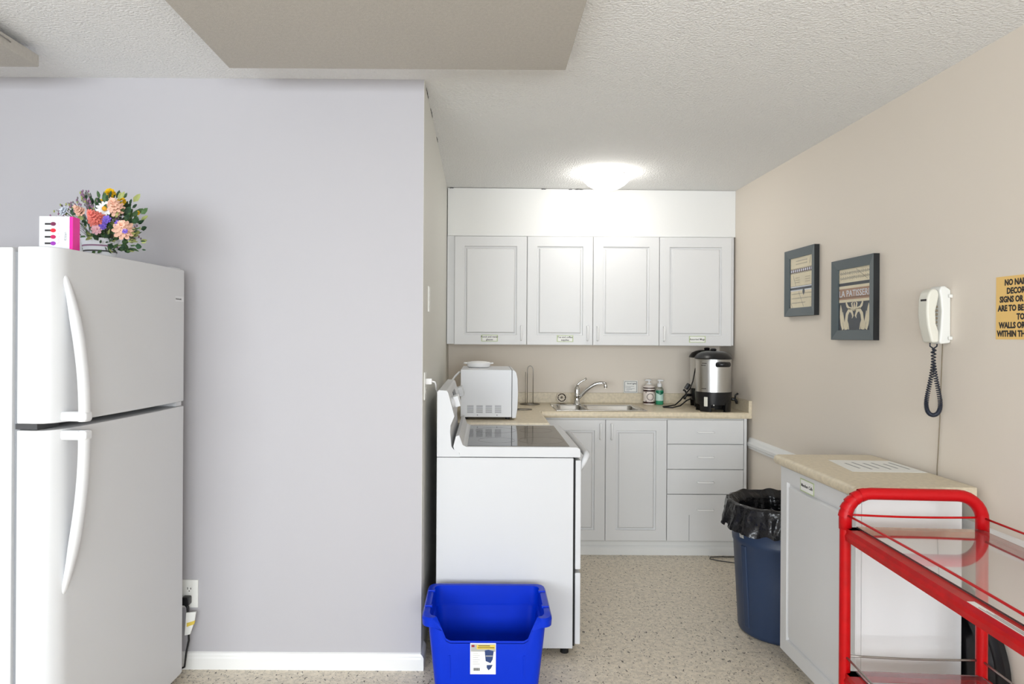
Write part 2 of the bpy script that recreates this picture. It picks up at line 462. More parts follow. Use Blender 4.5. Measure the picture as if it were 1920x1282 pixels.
for k in range(4):
    d = MB().box(bx[2] + .002, bx[3] - .002, YF - DT, YF - .0005, zz[k + 1] + .002, zz[k] - .002).build('drawer_front', M_cab, t, bevel=.0025)
    zc = (zz[k] + zz[k + 1]) / 2 + (.0 if k < 3 else .052)
    if k == 3: MB().box(px_x(1293.6, YF - DT), px_x(1294.6, YF - DT), YF - DT - .0004, YF - DT + .001, zz[4] + .003, zz[4] + .165).build('crack', M_inkg, d)
    pull(d, ((bx[2] + bx[3]) / 2, YF - DT, zc), X_, -Y_, L=.098, h=.024)
MB().box(bx[3] + .001, XR - .03, YF - .016, YF + .02, .095, BT).build('filler_strip', M_cab, t, bevel=.001)
m = MB(); m.box(bx[2], XR - .04, YF + .045, YF + .06, 0, .095); m.prism([(YF + .045, 0), (YF + .034, 0), (YF + .034, .045), (YF + .04, .055), (YF + .045, .06)], 'x', bx[2], XR - .04)
m.build('toe_kick', M_trim, t)
# corner cabinet under the short counter leg
t = thing('corner_cabinet', 'white corner base cabinet under the microwave, behind the range', 'cabinet', (.05, 4.2, 0))
MB().box(XL + .003, .345, 3.80, YB - .003, .095, BT).build('body', M_cabin, t)
d = door_panel(MB(frame_xf((.345, 3.803, .105), Y_, Z_)), .55, BT - .012 - .105, DT).build('door', M_cab, t, smooth='auto')
pull(d, (.345 + DT, 3.84, BT - .085), Z_, X_, L=.095)
MB().box(XL + .003, .30, 3.80, YB - .003, 0, .095).build('toe_kick', M_trim, t)

# L-shaped worktop with sink cut-out, splashes
SX0, SX1, SY0, SY1 = .475, 1.025, 4.445, 4.855      # cut-out
t = thing('worktop', 'beige speckled laminate L-shaped worktop with rolled front edge', 'worktop', (.7, 4.7, BT))
m = MB()
edge = [(0, 0), (-.0, .006)]
def roll(y0, s=1):   # rolled front-edge profile (towards -y)
    th = .038
    return [(y0 + .03, 0), (y0 + .004, 0), (y0, .004), (y0 - .002, .014), (y0, .026), (y0 + .006, .034), (y0 + .014, th), (y0 + .03, th)]
lx = .364
m.prism([(y, BT + z) for y, z in roll(YC)], 'x', lx, XR - .021)
m.prism([(lx - (y - 0), BT + z) for y, z in roll(0)], 'y', 3.797, YC + .03)
m.box(XL + .001, lx - .029, 3.797, YB - .019, BT, ZC)
m.box(lx - .03, SX0, YC + .029, YB - .019, BT, ZC)
m.box(SX1, XR - .021, YC + .029, YB - .019, BT, ZC)
m.box(SX0, SX1, YC + .029, SY0, BT, ZC); m.box(SX0, SX1, SY1, YB - .019, BT, ZC)
m.build('slab', M_lam, t)
m = MB(); m.box(XL + .001, XR - .021, YB - .02, YB - .001, BT, .985)
m.build('backsplash', M_lam, t, bevel=.003)
m = MB(); m.prism([(YC + .003, BT), (YB - .02, BT), (YB - .02, .988), (YC + .006, .988), (YC + .003, .985)], 'x', XR - .021, XR - .001)
m.build('side_splash', M_lam, t, bevel=.002)
m = MB(); m.box(XL + .001, XL + .02, 3.80, YB - .02, ZC, .985); m.build('side_splash', M_lam, t, bevel=.003)

# ------------------------------------------------------------------ sink + faucet
t = thing('kitchen_sink', 'stainless steel one-and-a-half bowl sink set in the worktop', 'sink', (.75, 4.65, ZC))
m = MB()
rx0, rx1, ry0, ry1 = SX0 - .014, SX1 + .014, SY0 - .014, SY1 + .014
def bowl(mb, x0, x1, y0, y1, dep, r=.03, n=5):
    def rr(o, z, rad):
        pts = []
        for cx, cy, a in ((x1 - rad - o, y1 - rad - o, 0), (x0 + rad + o, y1 - rad - o, PI / 2), (x0 + rad + o, y0 + rad + o, PI), (x1 - rad - o, y0 + rad + o, 1.5 * PI)):
            for k in range(n + 1):
                t_ = a + PI / 2 * k / n; pts.append((cx + rad * math.cos(t_), cy + rad * math.sin(t_), z))
        return pts
    rings = [rr(0, ZC + .004, r), rr(.003, ZC - .004, r), rr(.008, ZC - dep + .03, r), rr(.018, ZC - dep + .006, r), rr(.034, ZC - dep, r)]
    k = len(rings[0]); vs_ = [p for R in rings for p in R]; fs = []
    for j in range(len(rings) - 1):
        for i in range(k): fs.append((j * k + i, j * k + (i + 1) % k, (j + 1) * k + (i + 1) % k, (j + 1) * k + i))
    fs.append(tuple((len(rings) - 1) * k + i for i in range(k)))
    mb._add(vs_, fs)
b1 = (.492, .655, SY0 + .012, SY1 - .075); b2 = (.675, 1.005, SY0 + .012, SY1 - .075)
m = MB()
zr0, zr1 = ZC + .0005, ZC + .005
m.box(rx0, rx1, ry0, b1[2], zr0, zr1); m.box(rx0, rx1, b1[3], ry1, zr0, zr1)
m.box(rx0, b1[0], b1[2], b1[3], zr0, zr1); m.box(b1[1], b2[0], b1[2], b1[3], zr0, zr1); m.box(b2[1], rx1, b1[2], b1[3], zr0, zr1)
m.build('rim', M_sink, t, bevel=.0015)
for b, dep in ((b1, .13), (b2, .16)):
    m = MB(); bowl(m, *b, dep); o = m.build('bowl', M_sink, t, smooth=True)
    MB().lathe([(.0, .001), (.03, .001), (.036, .004), (.036, 0)], ((b[0] + b[1]) / 2, (b[2] + b[3]) / 2, ZC - dep), 20).build('drain', M_dchrome, o, smooth='auto')
t = thing('faucet', 'chrome single-lever kitchen faucet behind the sink', 'faucet', (.643, 4.825, zr1))
fx, fy, fz = .643, 4.825, zr1
MB().lathe([(.028, 0), (.028, .004), (.021, .010), (.019, .05), (.021, .056), (.021, .062), (.019, .066), (.021, .095), (.020, .108), (.012, .122), (.008, .128), (0, .129)], (fx, fy, fz), 20).build('body', M_chrome, t, smooth=True)
pts = []
for k in range(13):
    a = k / 12; pts.append((fx + .012 + .165 * a, fy - .05 * a, fz + .045 + .105 * math.sin(a * 1.75) / math.sin(1.55)))
pts += [(fx + .184, fy - .054, fz + .146), (fx + .187, fy - .055, fz + .13), (fx + .187, fy - .055, fz + .118)]
MB().tube(pts, [.0125] * 9 + [.0115] * 4 + [.012, .013, .013], 12).build('spout', M_chrome, t, smooth=True)
pts = [(fx, fy, fz + .12), (fx + .006, fy - .002, fz + .138), (fx + .024, fy - .004, fz + .155), (fx + .05, fy - .006, fz + .168), (fx + .064, fy - .007, fz + .18)]
MB().tube(pts, [.010, .0075, .006, .0065, .008], 10).build('lever', M_chrome, t, smooth=True)
# strainer basket leaning on the splash
t = thing('sink_strainer', 'round metal sink strainer leaning on the backsplash by the faucet', 'strainer', (.548, 4.955, ZC))
xf = Matrix.Translation((.552, 4.958, ZC + .038)) @ Matrix.Rotation(math.radians(78), 4, 'X')
MB(xf).lathe([(.0, -.004), (.022, -.004), (.03, .004), (.036, .006), (.037, .009), (.030, .009), (.024, .002), (0, .002)], n=24).build('cup', M_dchrome, t, smooth='auto')
m = MB(xf)
for k in range(10):
    a = 2 * PI * k / 10; m.lathe([(.003, .0035), (0, .0036)], (.024 * math.cos(a), .024 * math.sin(a), .003), 8)
m.build('perforation', M_blackm, t)
MB(xf).lathe([(.005, 0), (.004, .012), (.008, .016), (.007, .022), (0, .023)], n=12).build('knob', M_dchrome, t, smooth=True)

# ------------------------------------------------------------------ range
RY0, RY1 = 3.03, 3.79
t = thing('electric_range', 'white electric range with black glass cooktop beside the partition', 'stove', (.1, 3.41, 0))
MB().box(-.203, .391, RY0, RY1, .032, .858).build('body', M_app, t, bevel=.003)
prof = [(-.203, .860), (-.203, 1.142), (-.196, 1.150), (-.162, 1.148), (-.155, 1.140), (-.127, 1.036), (-.1435, .996), (-.145, .965), (-.139, .905), (-.130, .893), (-.113, .887), (-.104, .875), (-.101, .860)]
MB().prism(prof, 'y', RY0, RY1).build('backguard', M_app, t, bevel=.002)
m = MB().prism([(-.104, .861), (-.104, .876), (-.128, .893), (-.132, .905), (-.121, .950), (-.106, .955), (-.090, .912), (-.075, .905), (.405, .905), (.419, .897), (.421, .885), (.421, .861)], 'y', RY0, RY1)
m.build('cooktop_frame', M_app, t, bevel=.002)
g = MB().box(-.070, .375, RY0 + .022, RY1 - .035, .9045, .9065).build('cooktop_glass', M_glassblk, t)
for cx, cy, r in ((.06, RY0 + .19, .085), (.06, RY0 + .53, .105), (.265, RY0 + .19, .105), (.265, RY0 + .53, .085)):
    MB().lathe([(r - .003, .0), (r - .003, .0003), (r, .0003), (r, 0)], (cx, cy, .9065), 40, cap=False).build('burner_ring', M_ring, g)
# knobs on the sloped panel (slope direction from (-.155,1.14) to (-.127,1.036))
sl = Vector((.028, 0, -.104)).normalized(); nn = Vector((.104, 0, .028)).normalized()
for ky in (RY0 + .065, RY0 + .155, RY1 - .155, RY1 - .065):
    o = Vector((-.141, ky, 1.09))
    k_ = MB(frame_xf(o, Y_, -sl)).lathe([(.026, -.002), (.024, .008), (.019, .012), (.018, .014)], n=20).build('knob', M_app, t, smooth='auto')
    MB(frame_xf(o, Y_, -sl)).box(-.013, .013, -.024, .024, .010, .034).build('grip', M_app, k_, bevel=.003)
MB(frame_xf((-.141, (RY0 + RY1) / 2, 1.09), Y_, -sl)).box(-.09, .09, -.03, .03, -.002, .002).build('display', M_black, t)
MB().box(.391, .400, RY0 + .01, RY1 - .01, .04, .855).build('door_gap', M_blackm, t)
d = MB().box(.400, .424, RY0 + .002, RY1 - .002, .375, .848).build('oven_door', M_app, t, bevel=.003)
MB().box(.424, .4255, RY0 + .13, RY1 - .13, .45, .70).build('oven_window', M_black, d)
pts = [(.420, RY0 + .025, .80), (.440, RY0 + .025, .84), (.452, RY0 + .03, .865), (.455, RY0 + .06, .868), (.455, RY1 - .06, .868), (.452, RY1 - .03, .865), (.440, RY1 - .025, .84), (.420, RY1 - .025, .80)]
MB().tube(pts, [.008, .013, .015, .015, .015, .015, .013, .008], 10).build('handle', M_app, d, smooth=True)
MB().box(.400, .424, RY0 + .002, RY1 - .002, .05, .36).build('drawer', M_app, t, bevel=.004)
for fx_ in (-.17, .36):
    for fy_ in (RY0 + .04, RY1 - .04): MB().cyl((fx_, fy_, 0), (fx_, fy_, .034), .018, 12).build('foot', M_blackm, t)

# ------------------------------------------------------------------ microwave, dish, towel holder
MY0, MY1, MX0, MX1, MZ0, MZ1 = 3.935, 4.42, -.132, .155, ZC + .014, 1.196
t = thing('microwave', 'white countertop microwave standing on the short worktop leg', 'microwave', (.03, 4.18, ZC))
MB().box(MX0, MX1 + .002, MY0, MY1, MZ0, MZ1).build('case', M_micro, t, bevel=.004)
pr = [(MX1 + .004, MZ0 - .004), (MX1 + .026, MZ0 - .002), (MX1 + .034, MZ0 + .05), (MX1 + .037, (MZ0 + MZ1) / 2), (MX1 + .034, MZ1 - .05), (MX1 + .026, MZ1 - .014), (MX1 + .012, MZ1 - .002), (MX1 + .004, MZ1)]
MB().prism(pr, 'y', MY0 - .002, MY1 + .002).build('front', M_micro, t, bevel=.002)
MB().box(MX1, MX1 + .0045, MY0 + .002, MY1 - .002, MZ0, MZ1 - .002).build('seam', M_gap, t)
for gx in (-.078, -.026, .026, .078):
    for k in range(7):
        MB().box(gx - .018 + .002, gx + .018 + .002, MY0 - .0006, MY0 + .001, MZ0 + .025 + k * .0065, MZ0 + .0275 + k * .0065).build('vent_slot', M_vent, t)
for sx_ in (-.036, .074):
    MB().lathe([(.003, -.0012), (.0028, .0), (0, .0002)], (sx_, MY0, MZ0 + .013), 10, 'y').build('screw', M_vent, t)
for fx_ in (MX0 + .03, MX1 - .02):
    for fy_ in (MY0 + .04, MY1 - .04): MB().cyl((fx_, fy_, ZC), (fx_, fy_, MZ0 + .002), .012, 10).build('foot', M_blackm, t)
t = thing('lidded_dish', 'small white lidded casserole dish sitting on the microwave', 'dish', (-.033, 4.2, MZ1))
dc = (-.033, 4.2, MZ1)
MB().lathe([(0, 0), (.058, 0), (.068, .006), (.072, .022), (.072, .024)], dc, 28).build('bowl', M_white, t, smooth='auto')
MB().lathe([(.074, .024), (.075, .027), (.066, .033), (.04, .038), (0, .040)], dc, 28).build('lid', M_white, t, smooth='auto')
for s_ in (-1, 1):
    MB().tube([(dc[0] + s_ * .066, dc[1] - .022, dc[2] + .026), (dc[0] + s_ * .086, dc[1] - .014, dc[2] + .027), (dc[0] + s_ * .086, dc[1] + .014, dc[2] + .027), (dc[0] + s_ * .066, dc[1] + .022, dc[2] + .026)], .004, 8).build('handle', M_white, t, smooth=True)
t = thing('paper_towel_holder', 'empty chrome wire paper towel holder beside the microwave', 'towel holder', (.318, 4.84, ZC))
hc = Vector((.318, 4.84, ZC))
m = MB().tube([hc + Vector((.068 * math.cos(a), .068 * math.sin(a), .003)) for a in [2 * PI * k / 28 for k in range(28)]], .0028, 6, closed=True)
m.tube([hc + Vector((-.068, 0, .003)), hc + Vector((.068, 0, .003))], .0025, 6)
m.build('base', M_wirest, t, smooth=True)
pts = [hc + Vector((-.018, 0, .003)), hc + Vector((-.018, 0, .235))] + [hc + Vector((.002 - .02 * math.cos(a), 0, .237 + .03 * math.sin(a))) for a in [PI * k / 8 for k in range(9)]] + [hc + Vector((.022, 0, .235)), hc + Vector((.022, 0, .003))]
MB().tube(pts, .0024, 6).build('loop', M_wirest, t, smooth=True)
MB().tube([hc + Vector((-.030, .005, .003)), hc + Vector((-.030, .005, .225))], .0018, 6).build('arm', M_wirest, t, smooth=True)
t = MB().tube([(.20, 4.44, ZC + .004), (.25, 4.45, ZC + .004), (.29, 4.46, ZC + .004), (.305, 4.475, ZC + .004), (.30, 4.49, ZC + .004), (.20, 4.50, ZC + .004)], [(.0035, .004)] * 6, 6, flat=(0, 0, 1)).build('cable_loop', M_wirest, smooth=True)
tag(t, 'flat grey cord lying on the worktop by the microwave', 'cord')

# ------------------------------------------------------------------ things at the backsplash
def place_card():
    p0, p1 = W(1170, 713, 4.972), W(1196, 736.5, 4.972)
    w, h = p1.x - p0.x, p0.z - p1.z
    z0_ = .986
    t = thing('notice_card', 'small framed notice card standing on the backsplash ledge', 'notice', ((p0.x + p1.x) / 2, 4.985, z0_))
    MB().box(p0.x, p1.x, 4.980, 4.990, z0_, z0_ + h).build('holder', M_plate, t, bevel=.001)
    bd = .006
    m = MB()
    m.box(p0.x + bd, p1.x - bd, 4.9794, 4.9805, z0_ + bd, z0_ + bd + .0025); m.box(p0.x + bd, p1.x - bd, 4.9794, 4.9805, z0_ + h - bd - .0025, z0_ + h - bd)
    m.box(p0.x + bd, p0.x + bd + .0025, 4.9794, 4.9805, z0_ + bd, z0_ + h - bd); m.box(p1.x - bd - .0025, p1.x - bd, 4.9794, 4.9805, z0_ + bd, z0_ + h - bd)
    m.build('border', M_ink, t)
    text('Good Lights', .0135, ((p0.x + p1.x) / 2 + .006, 4.9793, z0_ + h - .026), X_, Z_, M_ink, t, align='CENTER', bold=.0003)
    for k, (a, b) in enumerate(((.014, .075), (.014, .05), (.018, .078), (.018, .06), (.018, .04))):
        MB().box(p0.x + a, p0.x + min(b, w - .014), 4.9793, 4.9803, z0_ + h - .042 - k * .008, z0_ + h - .0395 - k * .008).build('text_line', M_inkg, t)
place_card()

def pump_bottle(name, label, cx, cy, r, h, kind):
    z = ZC
    t = thing(name, label, 'soap bottle', (cx, cy, z))
    if kind == 0:
        bd = MB().lathe([(0, 0), (r - .003, 0), (r, .004), (r, h * .70), (r * .96, h * .74), (r * .6, h * .80), (r * .42, h * .83)], (cx, cy, z), 28).build('body', M_soapc, t, smooth='auto')
        for a, b in ((.05, .12), (.53, .60), (.65, .695)):
            MB().lathe([(r - .001, h * a), (r + .0012, h * a), (r + .0012, h * b), (r - .001, h * b)], (cx, cy, z), 28, cap=False).build('label_band', M_soapb, bd)
        m = MB(); m.lathe([(.0225, 0), (.0225, .0012), (.0185, .0012), (.0185, 0)], (0, 0, 0), 8, 'y', cap=False)
        m2 = MB()
        for k in range(20):
            a = 2 * PI * k / 20; q = Vector((.0225 * math.cos(a), 0, .0225 * math.sin(a)))
            th = q.x / r
            m2.box(cx + r * math.sin(th) - .0028, cx + r * math.sin(th) + .0028, cy - r * math.cos(th) - .0012, cy - r * math.cos(th) + .002, z + h * .32 + q.z - .0022, z + h * .32 + q.z + .0022)
        for sx_ in (-1, 1):
            for sz_ in (-1, 1):
                th = sx_ * .75
                m2.box(cx + r * math.sin(th) - .003, cx + r * math.sin(th) + .003, cy - r * math.cos(th) - .0015, cy - r * math.cos(th) + .003, z + h * .32 + sz_ * .03 - .004, z + h * .32 + sz_ * .03 + .004)
        m2.build('label_ornament', M_soapb, bd)
    else:
        bd = MB().lathe([(0, 0), (r - .003, 0), (r, .004), (r, h * .58)], (cx, cy, z), 24).build('body', M_green, t, smooth='auto')
        MB().lathe([(r, h * .58), (r * .98, h * .64), (r * .7, h * .70), (r * .45, h * .73)], (cx, cy, z), 24, cap=False).build('shoulder', M_clear, t, smooth='auto')
        MB().lathe([(r + .0005, h * .16), (r + .0009, h * .16), (r + .0009, h * .52), (r + .0005, h * .52)], (cx, cy, z), 24, cap=False).build('label_band', M_mint, bd)
        def peak(i, j):
            th = -PI / 2 + (i / 12 - .5) * 2.6; k = abs(i / 12 - .5) * 2
            z0_, z1_ = h * (.40 + .10 * k), h * .54
            return (cx + (r + .0013) * math.cos(th), cy + (r + .0013) * math.sin(th), z + z0_ + (z1_ - z0_) * j)
        MB().grid(peak, 12, 1).build('label_peak', M_greend, bd)
    rr = min(r, .03)
    MB().lathe([(rr * .52, h * .72), (rr * .60, h * .74), (rr * .60, h * .84), (rr * .5, h * .87), (.005, h * .875), (.005, h * .97)], (cx, cy, z), 16).build('pump_collar', M_white, t, smooth='auto')
    MB().tube([(cx + .014, cy, z + h * .985), (cx - .004, cy, z + h * .99), (cx - .022, cy - .004, z + h * .985), (cx - .03, cy - .006, z + h * .97)] if kind == 0 else [(cx - .014, cy, z + h * .985), (cx + .004, cy, z + h * .99), (cx + .02, cy - .004, z + h * .985), (cx + .027, cy - .006, z + h * .97)], [.006, .007, .006, .004], 8).build('pump_head', M_white, t, smooth=True)
pump_bottle('soap_bottle', 'cream and brown patterned soap pump bottle behind the sink', W(1217, 740, 4.90).x, 4.90, .040, .172, 0)
pump_bottle('soap_bottle', 'slim green soap pump bottle between patterned bottle and urns', W(1236.6, 740, 4.90).x, 4.90, .027, .170, 1)

# ------------------------------------------------------------------ coffee urns
def urn(label, cx, cy, face, group, rot=0):
    t = thing('coffee_urn', label, 'coffee urn', (cx, cy, ZC), rot, group)
    r = .110
    # black foot: ring with cut-away arches -> four splayed legs
    m = MB()
    m.lathe([(r - .012, .045), (r - .002, .045), (r + .002, .09), (r + .004, .125), (r - .004, .125)], n=32)
    m.build('base', M_black, t, smooth='auto', local=True)
    for k in range(4):
        a0 = PI / 4 + k * PI / 2
        m = MB(); m.lathe([(r - .02, 0), (r - .003, 0), (r + .001, .06), (r - .012, .06)], n=6, a0=a0 - .36, a1=a0 + .36)
        m.lathe([(r - .02, 0), (r - .012, .06)], n=6, a0=a0 - .36, a1=a0 + .36)
        m.build('foot', M_black, t, smooth='auto', local=True)
    MB().lathe([(0, .02), (.055, .02), (.06, .05), (0, .05)], n=20).build('heater', M_blackm, t, local=True, smooth='auto')
    MB().lathe([(r - .004, .124), (r, .124), (r, .325), (r + .002, .327), (r + .002, .332), (r - .005, .332)], n=40).build('tank', M_steel, t, smooth='auto', local=True)
    ld = MB().lathe([(0, .333), (r + .006, .333), (r + .009, .338), (r + .004, .348), (r - .01, .366), (r - .035, .378), (.05, .384), (0, .385)], n=40).build('lid', M_black, t, smooth='auto', local=True)
    MB().lathe([(0, .384), (.016, .384), (.02, .395), (.014, .401), (0, .402)], n=16).build('lid_knob', M_black, ld, smooth='auto', local=True)
    # side handles
    for s_ in (-1, 1):
        m = MB(Matrix.Rotation(s_ * PI / 2 + .2, 4, 'Z'))
        m.tube([(r - .004, -.036, .300), (r + .022, -.034, .302), (r + .03, 0, .302), (r + .022, .034, .302), (r - .004, .036, .300)], [(.016, .010)] * 5, 10, flat=(0, 0, 1))
        m.build('handle', M_black, t, smooth=True, local=True)
    # spigot, towards local +x
    m = MB(); m.tube([(r - .004, 0, .075), (r + .03, 0, .075), (r + .04, 0, .06), (r + .042, 0, .045)], [.010, .010, .010, .008], 10); m.tube([(r + .03, 0, .075), (r + .034, 0, .10), (r + .05, 0, .112)], [.006, .006, .007], 8)
    m.build('spigot', M_black, t, smooth=True, local=True)
    # control panel on the left-front
    m = MB(Matrix.Rotation(math.radians(-131), 4, 'Z')); m.box(r + .0, r + .006, -.012, .012, .035, .095); pl = m.build('rating_plate', M_phonec, t, bevel=.004, local=True)
    m = MB(Matrix.Rotation(math.radians(-106), 4, 'Z')); m.sphere((r + .004, 0, .045), .004, n=10, m=6); m.build('pilot_light', M_white, t, local=True, smooth=True)
    for k, (zz_, a) in enumerate(((.305, -138), (.292, -141), (.145, -139))):
        m = MB(Matrix.Rotation(math.radians(a), 4, 'Z')); m.box(r - .001, r + .0006, -.016, .016, zz_, zz_ + .004); m.build('print_line', M_ink, t, local=True)
    return t
U1 = (W(1337, 760, 4.50).x, 4.50); U2 = (1.530, 4.80)
urn('stainless coffee urn with black lid standing in front of the other urn', U1[0], U1[1], 0, None)
urn('stainless coffee urn with black lid half hidden behind the other urn', U2[0], U2[1], 0, None, math.radians(180))
# power cord with plug hanging over the back urn and looping on the counter
t = thing('power_cord', 'black coffee urn power cord looping on the worktop with hanging plug', 'cord', (1.35, 4.62, ZC))
pts = [W(1304, 690, 4.70), W(1301, 705, 4.68), W(1299, 715, 4.66), W(1294, 728, 4.65)]
MB().tube(pts, .0042, 8).build('cable', M_black, t, smooth=True)
m = MB(frame_xf(W(1289, 724, 4.64), Vector((.6, 0, 1)), Y_)); m.box(-.022, .020, -.014, .014, -.012, .012); m.build('plug', M_black, t, bevel=.005)
zt = ZC + .005
p1_ = Vector((1.375, 4.80, .985))
pts = [p1_, Vector((1.345, 4.78, .955)), Vector((1.30, 4.75, .925)), Vector((1.24, 4.72, zt)), Vector((1.205, 4.70, zt)), Vector((1.20, 4.66, zt)), Vector((1.25, 4.63, zt)), Vector((1.31, 4.66, zt + .01)), Vector((1.37, 4.72, zt + .04)), Vector((1.415, 4.78, .965))]
MB().tube(pts, .0045, 8).build('cable', M_black, t, smooth=True)
MB().tube([p1_ - Vector((.006, 0, .01)), W(1294, 728, 4.65)], .0042, 8).build('cable', M_black, t, smooth=True)

# ------------------------------------------------------------------ ceiling dome lamp
lx_, ly_ = W(1137, 340, 4.26).x, 4.26
lz = ceil_z(lx_, ly_)
t = thing('ceiling_lamp', 'lit white glass dome lamp on the kitchen ceiling', 'ceiling lamp', (lx_, ly_, lz))
MB().lathe([(0, .004), (.128, .004), (.132, -.004), (.132, -.016), (.125, -.018), (0, -.018)], (lx_, ly_, lz), 40).build('pan', M_white, t, smooth='auto')
MB().lathe([(.151, -.018), (.153, -.024), (.140, -.045), (.112, -.072), (.075, -.094), (.035, -.106), (0, -.109)], (lx_, ly_, lz), 48).build('dome', M_dome, t, smooth=True)
for k in range(3):
    a = -1.0 + k * 2 * PI / 3
    m = MB(); m.lathe([(0, 0), (.006, .001), (.007, .004), (.004, .009), (0, .010)], (lx_ + .150 * math.cos(a), ly_ + .150 * math.sin(a), lz - .030), 10); m.build('clip', M_dchrome, t, smooth=True)

# ------------------------------------------------------------------ fabric ceiling panels
for (x0, x1, lab) in ((-.955, .297, 'grey-beige fabric ceiling panel next to the kitchen entrance'), (-2.88, -1.662, 'grey-beige fabric ceiling panel above the refrigerator')):
    t = thing('ceiling_panel', lab, 'ceiling panel', ((x0 + x1) / 2, 1.4, 2.42))
    MB().box(x0, x1, .16, 2.6, 2.375, 2.42).build('panel', M_fabric, t, bevel=.004)
    for cx in (x0 + .03, x1 - .03):
        for cy in (.3, 2.1):
            MB().box(cx - .015, cx + .015, cy - .03, cy + .03, 2.419, ceil_z(cx, cy) + .004).build('bracket', M_framed, t)
    if x1 < -1:
        MB().tube([(x1 + .001, 2.30, 2.408), (x1 + .006, 2.33, 2.402), (x1 + .006, 2.42, 2.402), (x1 + .001, 2.44, 2.402)], .0022, 6).build('hook', M_wirest, t, smooth=True)

# ------------------------------------------------------------------ wall plates, plugs
def outlet(label, o, U, V, kind, w=.070, h=.115):
    t = thing('wall_plate', label, 'outlet' if kind == 'outlet' else 'switch', tuple(o))
    xf = frame_xf(Vector(o), U, V)
    p = MB(xf).box(-w / 2, w / 2, -h / 2, h / 2, -.001, .005).build('plate', M_plate, t, bevel=.002)
    for s_ in (-1, 1):
        q = MB(xf @ Matrix.Translation((0, s_ * .02, 0))).prism([(.0165 * math.cos(a) * (1 if abs(math.cos(a)) < .9 else .95), .0145 * math.sin(a)) for a in [2 * PI * k / 16 for k in range(16)]], 'z', .004, .0065).build('socket' if kind == 'outlet' else 'toggle', M_plate, t)
        if kind == 'outlet':
            for (a, b, c_, d_) in ((-.008, -.005, -.002, .007), (.005, .008, -.002, .006), (-.002, .002, -.010, -.006)):
                MB(xf @ Matrix.Translation((0, s_ * .02, 0))).box(a, b, c_, d_, .006, .0068).build('slot', M_ink, q)
    return t
oc = W(356, 1112, YS)
outlet('white wall outlet with black plug beside the refrigerator', (oc.x, YS, oc.z), X_, Z_, 'outlet')
t = thing('power_cord', 'black plug and cord wrapped with white tag, hanging below the outlet', 'cord', (oc.x, YS - .01, oc.z - .2))
MB().box(oc.x - .020, oc.x + .012, YS - .040, YS - .0055, oc.z - .038, oc.z - .004).build('plug', M_black, t, bevel=.006)
a = W(352, 1138, 2.87); b = W(353, 1165, 2.87); c = W(354, 1200, 2.87); d = W(349, 1225, 2.86); e = W(346, 1250, 2.855); f_ = W(342, 1278, 2.85)
MB().tube([(oc.x - .004, YS - .03, oc.z - .035), a, b, c, d, e, Vector((f_.x - .04, 2.85, .006)), Vector((f_.x - .2, 2.85, .006))], [.007, .006, .0045, .0042, .0042, .0042, .0042, .0042], 8).build('cable', M_black, t, smooth=True)
p = [W(350, 1148, 2.86), W(368, 1146, 2.86), W(365, 1165, 2.86), W(357, 1188, 2.86), W(347, 1190, 2.86), W(349, 1165, 2.86)]
tg = MB().prism([(q.x, q.z) for q in p], 'y', 2.855, 2.862).build('tag', M_paper, t)
p = [W(350, 1168, 2.854), W(366, 1163, 2.854), W(364, 1170, 2.854), W(350, 1175, 2.854)]
MB().prism([(q.x, q.z) for q in p], 'y', 2.8535, 2.856).build('tape', M_yprint, tg)
ocs = Vector((XL, 3.18, W(803, 561, 3.18).z))
outlet('white light switch plate high on the partition side wall', ocs, Y_ * 1.0, Z_, 'switch')
oco = Vector((XL, 3.00, W(798, 723, 3.00).z))
outlet('white wall outlet with white plugs behind the range backguard', oco, Y_ * 1.0, Z_, 'outlet', .072, .118)
t = thing('power_cord', 'white plug and cord leading from the partition outlet behind the range', 'cord', (XL + .02, 3.0, 1.1))
MB().box(XL + .0055, XL + .032, 3.0 - .014, 3.0 + .014, oco.z + .006, oco.z + .032).build('plug', M_white, t, bevel=.004)
MB().tube([(XL + .030, 3.0, oco.z + .02), (XL + .044, 3.0, oco.z + .016), (XL + .047, 3.015, oco.z + .004), (XL + .044, 3.08, oco.z - .02), (XL + .046, 3.25, oco.z - .06), (XL + .044, 3.3, .9)], .0035, 8).build('cable', M_white, t, smooth=True)
t = thing('power_cord', 'white microwave cord rising behind the range backguard', 'cord', (-.16, 4.0, 1.1))
MB().tube([(MX0 - .001, 4.02, 1.175), (-.142, 4.02, 1.178), (-.165, 4.0, 1.155), (-.19, 3.98, 1.12), (-.215, 3.95, 1.06), (-.225, 3.93, 1.0), (-.226, 3.92, .925)], .0055, 8).build('cable', M_white, t, smooth=True)

# ------------------------------------------------------------------ refrigerator (local: +x front, y -0.71..0 width)
FR = thing('refrigerator', 'white top-freezer refrigerator with curved handles, standing by the partition', 'refrigerator', (-1.197, 2.80, 0), math.radians(-5))
FW, FH, SEAM = .76, 1.641, 1.112
MB().box(-.76, -.125, -FW, 0, .03, FH - .001).build('cabinet', M_fridge, FR, bevel=.006, local=True)
MB().box(-.126, -.108, -FW + .012, -.012, .06, FH - .015)  .build('gasket', mat('fridge_gasket', srgb(140, 142, 146), .6), FR, local=True)
def fdoor(z0_, z1_):
    # plan outline of door, convex front, big rounding at the handle (near) side
    pts = [(-.110, 0), (-.012, 0), (-.003, -.006), (0, -.02)]
    for k in range(1, 9):
        y = -.02 - (FW - .09) * k / 8
        pts.append((.012 * math.sin(PI * k / 9), y))
    pts += [(-.004, -FW + .045), (-.014, -FW + .022), (-.032, -FW + .006), (-.055, -FW), (-.110, -FW)]
    return MB().prism(pts, 'z', z0_, z1_).build('door', M_fridge, FR, bevel=.004, local=True)
du = fdoor(SEAM + .007, FH)
